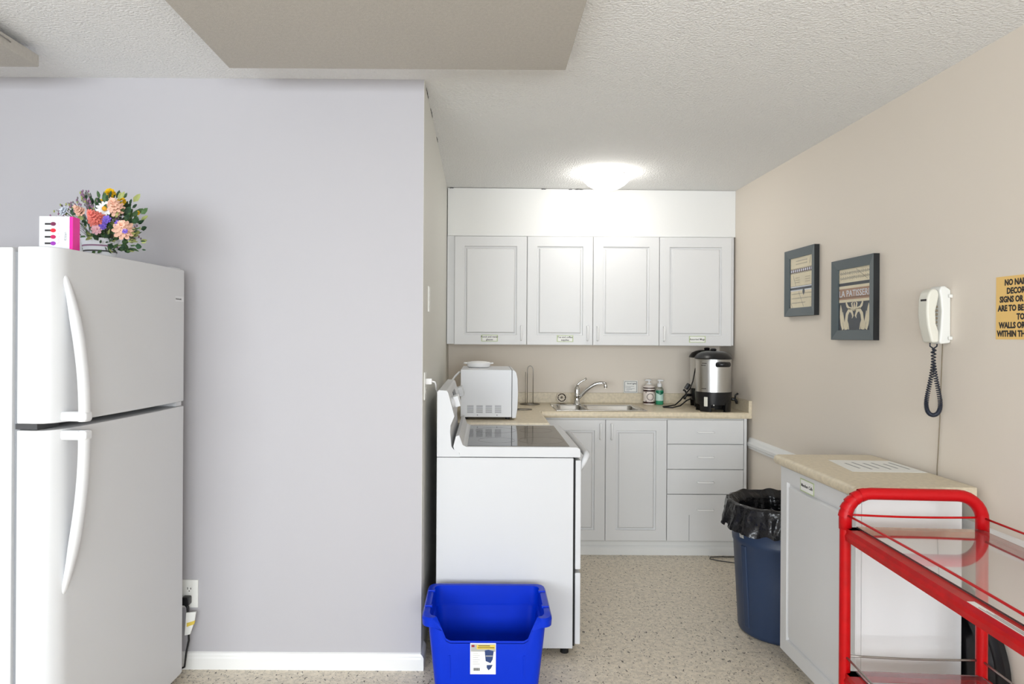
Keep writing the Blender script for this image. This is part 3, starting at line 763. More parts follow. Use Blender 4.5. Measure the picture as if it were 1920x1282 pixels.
dl = fdoor(.035, SEAM - .012)
def fhandle(zb, zt_, parent):
    # bow: starts flush with the door at zt_, projects most near zb, returns through a block
    n = 16; pts = []; rs = []
    for k in range(n + 1):
        a = k / n
        z = zt_ + (zb - zt_) * a
        out = .070 * math.sin(min(1, a * 1.05) * PI / 2) ** 0.85 - .006
        pts.append((-.006 + out, -FW + .062, z)); rs.append((.006 + .009 * min(1, a * 3), .010 + .010 * min(1, a * 3)))
    MB().tube(pts, rs, 12, flat=(1, 0, 0)).build('handle', M_fhandle, parent, smooth=True, local=True)
    s_ = 1 if zt_ > zb else -1
    MB().box(-.014, .074, -FW + .044, -FW + .080, min(zb, zb + s_ * .03), max(zb, zb + s_ * .03)).build('handle_end', M_fhandle, parent, bevel=.008, local=True, seg=3)
fhandle(SEAM + .010, 1.575, du)
fhandle(SEAM - .016, .585, dl)
h1 = MB().box(-.118, -.05, -FW + .006, -FW + .10, SEAM - .010, SEAM + .006).build('hinge', M_gap, FR, local=True)
MB().box(-.09, -.01, -.05, -.012, SEAM - .011, SEAM + .006).build('hinge', M_app, FR, local=True)
MB().box(-.125, -.02, -.07, -.005, FH - .005, FH + .008).build('hinge_cover', M_app, FR, local=True, bevel=.003)
MB().box(-.74, -.135, -FW + .02, -.02, 0, .04).build('base_grille', M_gap, FR, local=True)
bd = MB().box(-.004, .0032, -.088, -.022, 1.512, 1.534).build('badge', M_fhandle, FR, local=True, bevel=.001)
text('FRIGIDAIRE', .0085, (.0034, -.083, 1.520), Y_, Z_, M_gap, bd, local=True, sx=1.02)

def fr_pt(x, y, z):   # fridge-local -> world
    a = math.radians(-6); return Vector((-1.205 + x * math.cos(a) - y * math.sin(a), 2.80 + x * math.sin(a) + y * math.cos(a), z))
# ------------------------------------------------------------------ nail polish box on the fridge
FT = FH
b0 = W(73, 470, 2.16)
t = thing('nail_polish_box', 'white and magenta nail polish box standing on the refrigerator', 'box', (b0.x + .06, 2.25, FT))
bw, bh, bdp = .094, W(73, 405, 2.16).z - FT, .04
MB().box(b0.x, b0.x + bw, 2.16, 2.16 + bdp, FT, FT + bh).build('carton', M_boxw, t, bevel=.001)
MB().box(b0.x + bw - .0005, b0.x + bw + .010, 2.1605, 2.16 + bdp - .001, FT + .0005, FT + bh - .001).build('sleeve', M_pink, t, bevel=.001)
cols = (srgb(110, 30, 70), srgb(225, 25, 50), srgb(190, 20, 90), srgb(150, 50, 170))
for k in range(4):
    zz_ = FT + bh - .024 - k * .0200
    pm = mat('polish_%d' % k, cols[k], .3)
    pr_ = MB().box(b0.x + .018, b0.x + .036, 2.1593, 2.1603, zz_ - .0028, zz_ + .0028).build('printed_brush', M_ink, t)
    MB().prism([(b0.x + .044 + .0085 * math.cos(a), zz_ + .0062 * math.sin(a)) for a in [2 * PI * q / 12 for q in range(12)]], 'y', 2.1592, 2.1603).build('printed_polish', pm, pr_)
text('NAIL POLISH', .011, (b0.x + .064, 2.1595, FT + .02), Z_, -X_, mat('print_pink', srgb(240, 190, 206), .5), t, sx=1.1)
text('Kitten', .011, (b0.x + .085, 2.1595, FT + .03), Z_, -X_, M_inkg, t, shear=.3)

# ------------------------------------------------------------------ flower arrangement on the fridge
fc = Vector((W(188, 470, 2.45).x, 2.45, FT))
t = thing('flower_arrangement', 'mixed artificial flowers in a white pot standing on the refrigerator', 'flowers', tuple(fc))
pot = MB().lathe([(0, 0), (.040, 0), (.046, .004), (.060, .07), (.063, .074), (.058, .074), (.05, .05), (0, .05)], tuple(fc), 24).build('pot', M_wht, t, smooth='auto')
for z_, m_ in ((.028, M_gap), (.046, M_lav)):
    MB().lathe([(.047 + z_ * .18, z_), (.0478 + z_ * .18, z_), (.0486 + z_ * .18, z_ + .005), (.047 + z_ * .18, z_ + .005)], tuple(fc), 24, cap=False).build('stripe', m_, pot)
org = fc + Vector((0, 0, .06))
def fp(px, py, D): return W(px, py, D)
def stem(to, m_=None, r=.0014):
    mid = (org + to) / 2 + Vector((random.uniform(-.01, .01), random.uniform(-.01, .01), .012))
    return MB().tube([org + Vector((random.uniform(-.03, .03), random.uniform(-.03, .03), -.01)), mid, to], r, 5).build('stem', m_ or M_leaf, t, smooth=True)
def rosette(c, r, mt, layers=3, n=9, nrm=None, flat=.55):
    nrm = (nrm or (Vector((c.x, c.y, c.z)) - org + Vector((0, -.25, .03)))).normalized()
    u = nrm.orthogonal().normalized(); v = nrm.cross(u)
    m = MB()
    for L in range(layers):
        rr = r * (1 - L * .8 / max(3, layers)); lift = r * flat * L * .5
        for k in range(n):
            a = 2 * PI * (k + .5 * L) / n; w = rr * 2.6 / n
            d = u * math.cos(a) + v * math.sin(a); q = nrm.cross(d)
            cup = random.uniform(.05, .22) * r
            P = lambda f, g, h_: c + d * rr * f + q * w * g + nrm * (lift + h_)
            m._add([P(.05, 0, -r * .25), P(.5, .8, r * .1), P(.85, .75, cup), P(1.0, .25, cup * 1.3), P(1.0, -.25, cup * 1.3), P(.85, -.75, cup), P(.5, -.8, r * .1)], [(0, 1, 2, 3, 4, 5, 6)])
    return m.build('flower', mt, t)
def daisy(c, r):
    f = rosette(c, r, M_wht, 1, 12, Vector((.25, -1, .15)), .2)
    MB().sphere(tuple(c + Vector((.002, -.004, .001))), r * .32, n=10, m=6).build('flower_centre', mat('daisy_centre', srgb(216, 160, 40), .6), f, smooth=True)
def pompon(c, r, mt):
    m = MB()
    for k in range(70):
        d = Vector((random.gauss(0, 1), random.gauss(0, 1), random.gauss(0, 1))).normalized(); q = d.orthogonal().normalized() * r * .28
        w = d.cross(q)
        m._add([c + d * r * .3, c + d * r * .8 + q, c + d * r, c + d * r * .8 - q], [(0, 1, 2, 3)])
    return m.build('flower', mt, t)
def leaf(c, d, L, w, mt, nm='leaf'):
    d = d.normalized(); q = d.cross(Vector((random.uniform(-.4, .4), -1, random.uniform(-.4, .4)))).normalized() * w; b = d.cross(q).normalized() * w * .35
    m = MB(); m._add([c, c + d * L * .35 + q, c + d * L * .75 + q * .7, c + d * L, c + d * L * .75 - q * .7, c + d * L * .35 - q, c + d * L * .5 + b], [(0, 1, 6), (1, 2, 6), (2, 3, 6), (3, 4, 6), (4, 5, 6), (5, 0, 6)])
    return m.build(nm, mt, t)
for px_, py_, D_, r_, kind in ((207, 363, 2.44, .016, 'y'), (228, 377, 2.46, .013, 'y'), (190, 378, 2.46, .008, 'y'), (258, 399, 2.46, .007, 'y'),
                               (196, 392, 2.38, .022, 'd'), (184, 414, 2.37, .026, 'cor'), (217, 393, 2.40, .026, 'pch'), (232, 432, 2.38, .030, 'pch'), (152, 398, 2.42, .016, 'pch'),
                               (200, 412, 2.36, .013, 'pur'), (193, 424, 2.36, .011, 'pur'), (222, 419, 2.35, .010, 'pur'), (234, 433, 2.34, .008, 'pur'), (182, 430, 2.36, .016, 'pnk'), (121, 396, 2.42, .016, 'w')):
    c = fp(px_, py_, D_); stem(c); r_ *= 1.22
    if kind == 'y': pompon(c, r_, M_yel)
    elif kind == 'd': daisy(c, r_)
    elif kind == 'cor': rosette(c, r_, M_cor, 6, 14, None, .8)
    elif kind == 'pch': rosette(c, r_, M_pch, 5, 10, None, .8)
    elif kind == 'pur': rosette(c, r_, M_pur, 2, 7)
    elif kind == 'pnk': rosette(c, r_, mat('petal_pale_pink', srgb(236, 186, 196), .6), 2, 8)
    elif kind == 'w': rosette(c, r_, mat('petal_ice', srgb(206, 214, 224), .6), 3, 10)
for k in range(250):       # leaves filling the body of the bunch
    px_ = random.gauss(203, 27); py_ = random.gauss(424, 27)
    px_ = min(264, max(140, px_)); py_ = min(468, max(372, py_))
    c = fp(px_, py_, random.uniform(2.38, 2.52))
    d = (c - org) + Vector((random.uniform(-.05, .05), random.uniform(-.03, .03), random.uniform(-.05, .05)))
    leaf(c, d, random.uniform(.018, .040), random.uniform(.005, .011), random.choice((M_leaf, M_leafd, M_leafd, M_leaf, M_leafl)))
for k in range(44):        # thin twigs with small mauve buds, mostly to the upper left
    if k < 28: px_, py_ = random.uniform(96, 190), 0; py_ = 352 + abs(px_ - 160) * .55 + random.uniform(0, 26)
    else: px_, py_ = random.uniform(205, 270), 0; py_ = 372 + (px_ - 205) * .9 + random.uniform(0, 24)
    c = fp(px_, py_, random.uniform(2.40, 2.50)); s_ = stem(c, M_twig, .0009)
    dirn = (c - org).normalized()
    for q in range(5):
        b = c - dirn * (.008 * q) + Vector((random.uniform(-.006, .006), random.uniform(-.006, .006), random.uniform(-.006, .006)))
        MB().sphere(tuple(b), .0032, .0032, .0048, 6, 4).build('bud', random.choice((M_lav, M_lav, M_twig, M_leafl)), s_, smooth=True)
for k in range(46):        # fern fronds, drooping at the right and front
    px_, py_ = random.uniform(196, 268), random.uniform(425, 478)
    c = fp(px_, py_, random.uniform(2.36, 2.46))
    c.z = max(c.z, FT + .03)
    leaf(c, (c - org) + Vector((.03, 0, random.uniform(-.03, .04))), random.uniform(.018, .03), .003, random.choice((M_leaf, M_leafl, M_leafd)), 'fern_leaf')

# ------------------------------------------------------------------ blue recycling box
BX, BY = .0165, 2.772
t = thing('recycling_box', 'bright blue plastic recycling box on the floor in front of the range', 'recycling box', (BX, BY, 0))
NP = 96
def rrect(hw, hd, r, k):
    """point k of NP on a rounded rectangle, starting at middle of front (-y), going +x"""
    segs = [(hw - r, 0), (PI / 2 * r, 1), (2 * (hd - r), 2), (PI / 2 * r, 3), (2 * (hw - r), 4), (PI / 2 * r, 5), (2 * (hd - r), 6), (PI / 2 * r, 7), (hw - r, 8)]
    return segs
def rr_pt(hw, hd, r, s):
    segs = rrect(hw, hd, r, 0); tot = sum(q for q, _ in segs); d = s * tot
    for L, i in segs:
        if d <= L or i == 8: break
        d -= L
    f = d / L if L > 0 else 0
    if i == 0: return (d, -hd)
    if i == 1: return (hw - r + r * math.sin(f * PI / 2), -hd + r - r * math.cos(f * PI / 2))
    if i == 2: return (hw, -hd + r + d)
    if i == 3: return (hw - r + r * math.cos(f * PI / 2), hd - r + r * math.sin(f * PI / 2))
    if i == 4: return (hw - r - d, hd)
    if i == 5: return (-hw + r - r * math.sin(f * PI / 2), hd - r + r * math.cos(f * PI / 2))
    if i == 6: return (-hw, hd - r - d)
    if i == 7: return (-hw + r - r * math.cos(f * PI / 2), -hd + r - r * math.sin(f * PI / 2))
    return (-hw + r + d, -hd)
HT, HS = .342, .246
def top_z(x, y):
    if y > -.14: return HT
    ax = abs(x)
    if ax < .150: return HS
    if ax > .188: return HT - .004
    return HS + (HT - .004 - HS) * (ax - .150) / .038
def lvl(scale_z, off, zfun):
    out = []
    for k in range(NP):
        s_ = k / NP
        tp = .86 + .14 * scale_z
        x, y = rr_pt((.222) * tp + off, (.160) * tp + off, .03 + off * .3, s_)
        out.append((BX + x, BY + y, zfun(x, y)))
    return out
def tz(x, y): return top_z(x, y)
def flg(x, y): return 1.0 if top_z(x, y) > HT - .03 else 0.0
rings = [lvl(0, -.006, lambda x, y: 0), lvl(.0, 0, lambda x, y: .006)]
for a in (.25, .5, .75): rings.append(lvl(a, 0, lambda x, y, a=a: a * (top_z(x, y) - .04)))
rings.append(lvl(1, 0, lambda x, y: top_z(x, y) - (.034 if flg(x, y) else .010)))
def flange(off, dz):
    R = lvl(1, off, lambda x, y: top_z(x, y) + dz); R0 = lvl(1, 0, lambda x, y: top_z(x, y) + (dz if dz > -.02 else -.008))
    return [R[k] if R0[k][2] > HT - .035 else R0[k] for k in range(NP)]
rings += [flange(.020, -.034), flange(.022, -.010), flange(.016, -.001), flange(.004, 0)]
rings.append(lvl(1, -.005, lambda x, y: top_z(x, y) - .002))
rings.append(lvl(.90, -.005, lambda x, y: min(.268, top_z(x, y) - .008)))
rings.append(lvl(.90, -.012, lambda x, y: min(.262, top_z(x, y) - .014)))
rings.append(lvl(.3, -.010, lambda x, y: .10)); rings.append(lvl(.0, -.010, lambda x, y: .01))
vs_ = [p for R in rings for p in R]; fs = []
for j in range(len(rings) - 1):
    for i in range(NP): fs.append((j * NP + i, j * NP + (i + 1) % NP, (j + 1) * NP + (i + 1) % NP, (j + 1) * NP + i))
fs.append(tuple(range(NP - 1, -1, -1))); fs.append(tuple((len(rings) - 1) * NP + i for i in range(NP)))
m = MB(); m._add(vs_, fs); m.build('tub', M_blue, t, smooth='auto')
for s_ in (-1, 1):       # small lugs on the side flanges, ribs on the front
    for y_ in (-.07, .09):
        MB().box(BX + s_ * .225 - .014, BX + s_ * .225 + .014, BY + y_ - .007, BY + y_ + .007, HT - .006, HT + .004).build('lug', M_blue, t, bevel=.002)
    m = MB(); m._add([(BX + s_ * .14 - .003, BY - .1525, .10), (BX + s_ * .14 + .003, BY - .1525, .10), (BX + s_ * .14 + .003, BY - .160, .19), (BX + s_ * .14 - .003, BY - .160, .19),
                      (BX + s_ * .14 - .003, BY - .13, .10), (BX + s_ * .14 + .003, BY - .13, .10), (BX + s_ * .14 + .003, BY - .13, .19), (BX + s_ * .14 - .003, BY - .13, .19)],
                     [(0, 1, 2, 3), (4, 7, 6, 5), (0, 4, 5, 1), (3, 2, 6, 7), (0, 3, 7, 4), (1, 5, 6, 2)])
    m.build('rib', M_blue, t)
# product sticker on the sloping front
def front_y(z):
    a = z / (HS - .04) if z < HS - .04 else 1
    return BY - .160 * (.86 + .14 * min(1, a))
zb_, zt2 = .118, .238
lo, hi = Vector((BX - .014, front_y(zb_) - .002, zb_)), Vector((BX - .014, front_y(zt2) - .002, zt2))
V_ = (hi - lo).normalized(); sw, sh = .096, (hi - lo).length
sxf = frame_xf(lo, X_, V_)
st = MB(sxf).box(-sw / 2, sw / 2, 0, sh, -.004, .0008).build('sticker', M_paper, t, bevel=.0003)
MB(sxf).box(-sw / 2 + .002, sw / 2 - .002, sh - .032, sh - .003, .0006, .0013).build('sticker_band', M_gprint, st)
MB(sxf).box(-sw / 2 + .024, sw / 2 - .003, sh - .022, sh - .006, .0012, .0017).build('sticker_band', M_yprint, st)
MB(sxf).box(-sw / 2 + .005, -sw / 2 + .016, sh - .014, sh - .006, .0012, .0017).build('sticker_mark', mat('mark_red', srgb(150, 40, 50), .5), st)
for k in range(2): MB(sxf).box(-sw / 2 + .03 - k * .002, sw / 2 - .022 + k * .016, sh - .0105 - k * .007, sh - .008 - k * .007, .0016, .0021).build('text_line', M_ink, st)
MB(sxf).prism([(.006, .093), (.020, .096), (.040, .091), (.038, .075), (.036, .058), (.028, .044), (.010, .052), (.008, .072)][::-1], 'z', .0006, .0014).build('printed_boxes', M_nprint, st)
MB(sxf).box(.010, .036, .070, .0735, .0013, .0019).build('printed_gap', M_gprint, st)
MB(sxf).prism([(.014, .036), (.036, .037), (.030, .024), (.021, .016), (.014, .026)][::-1], 'z', .0006, .0014).build('printed_boxes', M_nprint, st)
for k in range(9): MB(sxf).box(-sw / 2 + .012 + k * .0027, -sw / 2 + .0135 + k * .0027 + (k % 3) * .0004, .014, .025, .0006, .0013).build('barcode_bar', M_ink, st)
for k in range(6): MB(sxf).box(-sw / 2 + .010, -sw / 2 + .036 - (k % 2) * .006, .040 + k * .008, .0415 + k * .008, .0006, .0012).build('text_line', M_gprint, st)

# ------------------------------------------------------------------ trash can + bag
TX, TY = 1.42, 3.31
t = thing('trash_can', 'round navy blue plastic trash can between drawers and small cabinet', 'trash can', (TX, TY, 0))
MB().lathe([(0, 0), (.185, 0), (.196, .008), (.199, .02), (.2135, .28), (.222, .42), (.226, .425), (.228, .445), (.225, .45), (.228, .50), (.232, .505), (.233, .525), (.230, .53), (.231, .56), (.243, .564), (.245, .584), (.238, .588), (.226, .585), (.222, .5), (.19, .02), (0, .012)], (TX, TY, 0), 64).build('can', M_navy, t, smooth='auto')
for k in range(6):
    a = 2 * PI * (k + .3) / 6
    m = MB(Matrix.Translation((TX, TY, 0)) @ Matrix.Rotation(a, 4, 'Z'))
    m._add([(.190, -.018, .04), (.190, .018, .04), (.212, .018, .42), (.212, -.018, .42), (.2035, -.016, .04), (.2035, .016, .04), (.2275, .016, .42), (.2275, -.016, .42)],
           [(0, 1, 2, 3), (4, 7, 6, 5), (0, 4, 5, 1), (3, 2, 6, 7), (0, 3, 7, 4), (1, 5, 6, 2)])
    m.build('rib', M_navy, t, bevel=.004)
m = MB(Matrix.Translation((TX, TY, 0)) @ Matrix.Rotation(math.radians(196), 4, 'Z'))
m.grid(lambda i, j: (.2315 * math.cos((i / 4 - .5) * .13) - (.0 if j else .0045), .2315 * math.sin((i / 4 - .5) * .13), .455 + .04 * j), 4, 1); m.build('sticker', M_gprint, t)
prof = [(.185, .38), (.20, .46), (.213, .55), (.226, .600), (.238, .618), (.252, .612), (.259, .580), (.262, .550), (.266, .525), (.276, .498)]
NT, SUB = 150, 4
def ridge(v): return 1 - 2 * abs(noise.noise(v))
def bagpt(i, jj):
    a = 2 * PI * i / NT; f = jj / SUB; j = min(int(f), len(prof) - 2); q = f - j
    r = prof[j][0] * (1 - q) + prof[j + 1][0] * q; z = prof[j][1] * (1 - q) + prof[j + 1][1] * q
    ca, sa = math.cos(a), math.sin(a)
    fold = ridge(Vector((ca * 3.4 + z * 2, sa * 3.4, z * 3.0))) * .6 + ridge(Vector((ca * 7, sa * 7 + z * 6, z * 9 + 5))) * .4 - .35
    hem = noise.noise(Vector((ca * 3.5, sa * 3.5, 9)))
    if f < 3: r += fold * .020 - .012
    elif f < 5: r += fold * .006; z += hem * .014
    else:
        k = (f - 5) / 4; r += fold * (.012 + .016 * k); z += hem * .045 * k
    if f >= 4.5: r = max(r, .248)
    r = min(r, .288)
    return (TX + r * ca, TY + r * sa, z)
m = MB(); m.grid(bagpt, NT, (len(prof) - 1) * SUB, True)
bag = m.build('garbage_bag', M_bag, smooth=True)
tag(bag, 'shiny black garbage bag folded over the rim of the navy trash can', 'bag')

# thin cable on the floor by the drawers
t = MB().tube([W(1395, 1040, 4.40) * Vector((1, 1, 0)).length * 0 + Vector((1.62, 4.40, .004)), Vector((1.50, 4.405, .004)), Vector((1.43, 4.395, .004)), Vector((1.415, 4.36, .004)), Vector((1.47, 4.32, .004)), Vector((1.56, 4.28, .004)), Vector((1.63, 4.25, .004))], .0028, 6).build('floor_cable', M_gap, smooth=True)
tag(t, 'thin dark cable looping on the floor by the drawers', 'cable')

# ------------------------------------------------------------------ small cabinet on the right
KX0, KX1, KY0, KY1, KZ = 1.270, 1.630, 2.378, 2.985, .884
t = thing('small_cabinet', 'low white cabinet with beige laminate top between trash can and red cart', 'cabinet', (1.45, 2.68, 0))
MB().box(KX0 + .019, KX1, KY0, KY1, .075, KZ - .036).build('body', M_cab, t, bevel=.001)
d = door_panel(MB(frame_xf((KX0 + .018, KY1 - .001, .062), -Y_, Z_)), KY1 - KY0 - .002, KZ - .042 - .062, DT, .06).build('door', M_cab, t, smooth='auto')
pull(d, (KX0, KY0 + .028, KZ - .15), Z_, -X_, L=.09)
label_card(d, (KX0 - .0006, W(1525, 918, 2.72).y + .02, KZ - .083), -Y_, Z_, .105, .042, ['Member Cafe'], .0175)
MB().box(KX0 + .07, KX1 - .01, KY0 + .02, KY1 - .02, 0, .075).build('toe_kick', M_trim, t)
m = MB().prism([(KX0 + .01, KZ - .036), (KX0 - .016, KZ - .036), (KX0 - .020, KZ - .03), (KX0 - .022, KZ - .02), (KX0 - .020, KZ - .009), (KX0 - .013, KZ - .002), (KX0 - .004, KZ), (KX1 + .035, KZ), (KX1 + .035, KZ - .036)], 'y', KY0 - .02, KY1 + .02)
m.build('top', M_lam, t, smooth='auto')
MB().box(KX0 - .018, KX1 + .035, KY0 - .0212, KY0 - .0195, KZ - .035, KZ - .003).build('edge_band', M_lam, t)
# paper on its top
cs = [W(1553, 862, 1), W(1682, 864.5, 1), W(1745, 886.5, 1), W(1598, 884, 1)]
def on_plane(px, py, z):
    p = W(px, py, 1.0); return Vector((0, 0, CH)) + (p - Vector((0, 0, CH))) * ((z - CH) / (p.z - CH))
q = [on_plane(1553, 862.5, KZ), on_plane(1682, 864.5, KZ), on_plane(1745, 886.5, KZ), on_plane(1598, 884, KZ)]
q = [Vector((min(p.x, KX1 + .03), p.y, KZ)) for p in q]
t = thing('paper_sheet', 'white typed paper sheet lying on the low cabinet top', 'paper', tuple((q[0] + q[2]) / 2))
m = MB(); m._add([p + Vector((0, 0, .0003)) for p in q] + [p + Vector((0, 0, .0012)) for p in q], [(3, 2, 1, 0), (4, 5, 6, 7), (0, 1, 5, 4), (1, 2, 6, 5), (2, 3, 7, 6), (3, 0, 4, 7)])
m.build('sheet', M_paper, t)
eu = (q[2] - q[1]).normalized(); ev = (q[0] - q[1]).normalized(); ev = (ev - eu * ev.dot(eu)).normalized()
# lines of type run along the sheet's long side (towards the viewer)
L = (q[2] - q[1]).length; Wd = (q[0] - q[1]).length
for k, (a, b) in enumerate(((.18, .75), (.30, .70), (.22, .78), (.26, .72), (.20, .80), (.28, .74))):
    c0 = q[1] + (q[0] - q[1]) * (.12 + k * .15)
    c1 = c0 + (q[2] - q[1]) * a; c2 = c0 + (q[2] - q[1]) * b
    m = MB(); w = ev * .004
    m._add([c1 - w + Z_ * .0013, c2 - w + Z_ * .0013, c2 + w + Z_ * .0013, c1 + w + Z_ * .0013], [(0, 1, 2, 3)])
    m.build('text_line', M_inkg, t)

# black ribbed round lid on edge between cabinet and wall
t = thing('round_lid', 'black ribbed round plastic lid on edge between low cabinet and wall', 'lid', (XR - .02, 2.48, 0))
R_ = .272
prof = [(0, 0), (R_ - .02, 0), (R_, -.004), (R_, -.022), (R_ - .012, -.030), (R_ - .025, -.030), (R_ - .035, -.020), (R_ - .05, -.020), (R_ - .06, -.032), (R_ - .085, -.034), (R_ - .095, -.024), (R_ - .115, -.024), (R_ - .13, -.036), (R_ - .16, -.038), (0, -.04)]
MB().lathe([(r, XR - .004 + h) for r, h in prof], (0, 2.48, R_), 64, 'x').build('disc', M_black, t, smooth='auto')

# ------------------------------------------------------------------ red utility cart (local: y=0 far end, towards camera -y)
cang = math.radians(-3.9)
hl, hr = W(1589, 1000, 2.17), W(1836, 1000, 2.17)
HWd = (hr.x - hl.x) / 2
CT = thing('utility_cart', 'red metal utility cart with clear shelves in front of the low cabinet', 'cart', ((hl.x + hr.x) / 2, 2.17, 0), cang)
CL = .86; RT = .0165
ZTOP = W(1700, 927, 2.17).z; ZS1 = W(1700, 991, 2.17).z; ZW1 = W(1700, 967, 2.17).z; ZS2 = W(1700, 1262, 2.17).z; ZW2 = W(1700, 1233, 2.17).z
for yy, nm in ((0, 'far'), (-CL, 'near')):
    R = .075; pts = [(-HWd, yy, .07), (-HWd, yy, ZS1 - .03)]
    fr = MB().tube([(-HWd, yy, .07), (-HWd, yy, ZS1 + .01)], RT, 14).build('post', M_red, CT, smooth='auto', local=True)
    fr = MB().tube([(HWd, yy, .07), (HWd, yy, ZS1 + .01)], RT, 14).build('post', M_red, CT, smooth='auto', local=True)
    pts = [(-HWd, yy, ZS1 - .005), (-HWd, yy, ZTOP - R)] + [(-HWd + R - R * math.cos(a), yy, ZTOP - R + R * math.sin(a)) for a in [PI / 2 * k / 7 for k in range(1, 8)]]
    pts += [(HWd - R + R * math.sin(a), yy, ZTOP - R + R * math.cos(a)) for a in [PI / 2 * k / 7 for k in range(0, 8)]] + [(HWd, yy, ZS1 - .005)]
    MB().tube(pts, RT + .0022, 14).build('push_bar', M_redt, CT, smooth=True, local=True)
    m = MB()
    for k in range(5):     # loose tape wraps on the left bend
        a = .15 + k * .28; c = Vector((-HWd + R - R * math.cos(a), yy, ZTOP - R + R * math.sin(a))); tv = Vector((math.sin(a), 0, math.cos(a)))
        m.tube([c - tv * .010, c + tv * .008], [RT + .0048, RT + .0030], 12, cap=False)
    if yy == 0: m.build('tape_wrap', M_redt, CT, smooth=True, local=True)
def shelf(z, wire_z, wire_m):
    fw = .038
    # angle rails: flat flange on top + side web with folded lip
    for s_ in (-1, 1):
        xo = s_ * (HWd + .004)
        m = MB().prism([(xo, z), (xo - s_ * fw, z), (xo - s_ * fw, z - .003), (xo - s_ * .004, z - .003), (xo - s_ * .004, z - .016), (xo - s_ * .010, z - .018), (xo - s_ * .010, z - .036), (xo + s_ * .002, z - .038), (xo + s_ * .004, z - .022), (xo, z - .014)], 'y', -CL, 0)
        m.build('side_rail', M_red, CT, local=True)
    for yy in (0, -CL):
        sg = 1 if yy == 0 else -1
        m = MB().prism([(yy, z), (yy - sg * fw, z), (yy - sg * fw, z - .003), (yy - sg * .004, z - .003), (yy - sg * .004, z - .034), (yy, z - .034)], 'x', -HWd, HWd)
        m.build('end_rail', M_red, CT, local=True)
    MB().box(-HWd + .030, HWd - .008, -CL + .008, -.008, z + .0005, z + .0050).build('shelf_pane', M_frost, CT, local=True)
    # guard wires
    for s_ in (-1, 1):
        x_ = s_ * HWd
        pts = [(x_, 0, wire_z)] + [(x_ - s_ * .002, -CL * k / 10, wire_z + (.004 if wire_m is M_red else .0) * math.sin(PI * k / 10) - (0 if wire_m is M_red else .006) * math.sin(PI * k / 10)) for k in range(1, 10)] + [(x_, -CL, wire_z)]
        MB().tube(pts, .0034, 8).build('guard_wire', wire_m, CT, smooth=True, local=True)
    for yy in (0, -CL):
        pts = [(-HWd + 2 * HWd * k / 8, yy, wire_z - .004 * math.sin(PI * k / 8)) for k in range(9)]
        MB().tube(pts, .0034, 8).build('guard_wire', wire_m, CT, smooth=True, local=True)
shelf(ZS1, ZW1, M_red)
shelf(ZS2, ZW2, M_wirest)
stx = -HWd + .006
sk = MB().box(stx - .008, stx + .008, -.84, -.615, ZS1 - .0005, ZS1 + .0007).build('sticker', M_paper, CT, local=True)
for k in range(3): MB().box(stx - .005 + k * .004, stx - .0035 + k * .004, -.82, -.65 - k * .02, ZS1 + .0005, ZS1 + .0011).build('text_line', M_inkg, sk, local=True)
for x_ in (-HWd, HWd):
    for yy in (0, -CL):
        c_ = MB().box(x_ - .016, x_ + .016, yy - .012, yy + .012, .045, .075).build('caster', M_wirest, CT, local=True, bevel=.002)
        MB().lathe([(0, -.011), (.024, -.011), (.028, -.007), (.028, .007), (.024, .011), (0, .011)], (x_, yy, .028), 20, 'x').build('wheel', M_black, c_, local=True, smooth='auto')

# ------------------------------------------------------------------ pictures on the right wall
def picture(label, D0, D1, z0_, z1_, art):
    """D0 far edge, D1 near edge; faces -x.  local u along -y (left->right as seen), v up"""
    t = thing('framed_print', label, 'picture', (XR, (D0 + D1) / 2, z0_))
    w, h = D0 - D1, z1_ - z0_
    th = .026
    xf = frame_xf((XR - .002, D0, z0_), -Y_, Z_)
    fw = .044
    for k, poly in enumerate(([(0, 0), (w, 0), (w - fw, fw), (fw, fw)], [(w, 0), (w, h), (w - fw, h - fw), (w - fw, fw)], [(w, h), (0, h), (fw, h - fw), (w - fw, h - fw)], [(0, h), (0, 0), (fw, fw), (fw, h - fw)])):
        m = MB(xf)
        z = [th, th, th - .008, th - .008]
        m._add([(p[0], p[1], 0) for p in poly] + [(p[0], p[1], z[i]) for i, p in enumerate(poly)], [(3, 2, 1, 0), (4, 5, 6, 7), (0, 1, 5, 4), (1, 2, 6, 5), (2, 3, 7, 6), (3, 0, 4, 7)])
        s_ = m.build('frame_bar', M_frame, t)
    m = MB(xf)
    m.box(w - .0005, w + .0008, 0, h, .0, th - .001); m.box(0, w, -.0008, .0005, 0, th - .001); m.build('frame_side', M_framed, t)
    pr = MB(xf).box(fw - .002, w - fw + .002, fw - .002, h - fw + .002, .002, .010).build('print', M_cream, t)
    art(xf, pr, fw, fw, w - 2 * fw, h - 2 * fw, .0101)
    MB(xf).box(fw - .001, w - fw + .001, fw - .001, h - fw + .001, .0125, .0138).build('glass', mat('picture_glass', (1, 1, 1, 1), .02, trans=1.0, ior=1.1), t)
    return t
def rect(xf, p, x0, x1, y0, y1, z, m_, nm): return MB(xf).box(x0, x1, y0, y1, z - .001, z).build(nm, m_, p)
def squiggle(xf, p, x0, x1, y, z, amp=.003, m_=None):
    pts = []; n = int((x1 - x0) / .0022)
    for k in range(n + 1):
        pts.append((x0 + (x1 - x0) * k / n + .0016 * math.sin(k * 1.9), y + amp * math.sin(k * 1.57 + random.uniform(-.5, .5)) * (.5 + .8 * abs(math.sin(k * .37))), z))
    MB(xf).tube(pts, .0005, 4).build('script_line', m_ or M_inkl, p)
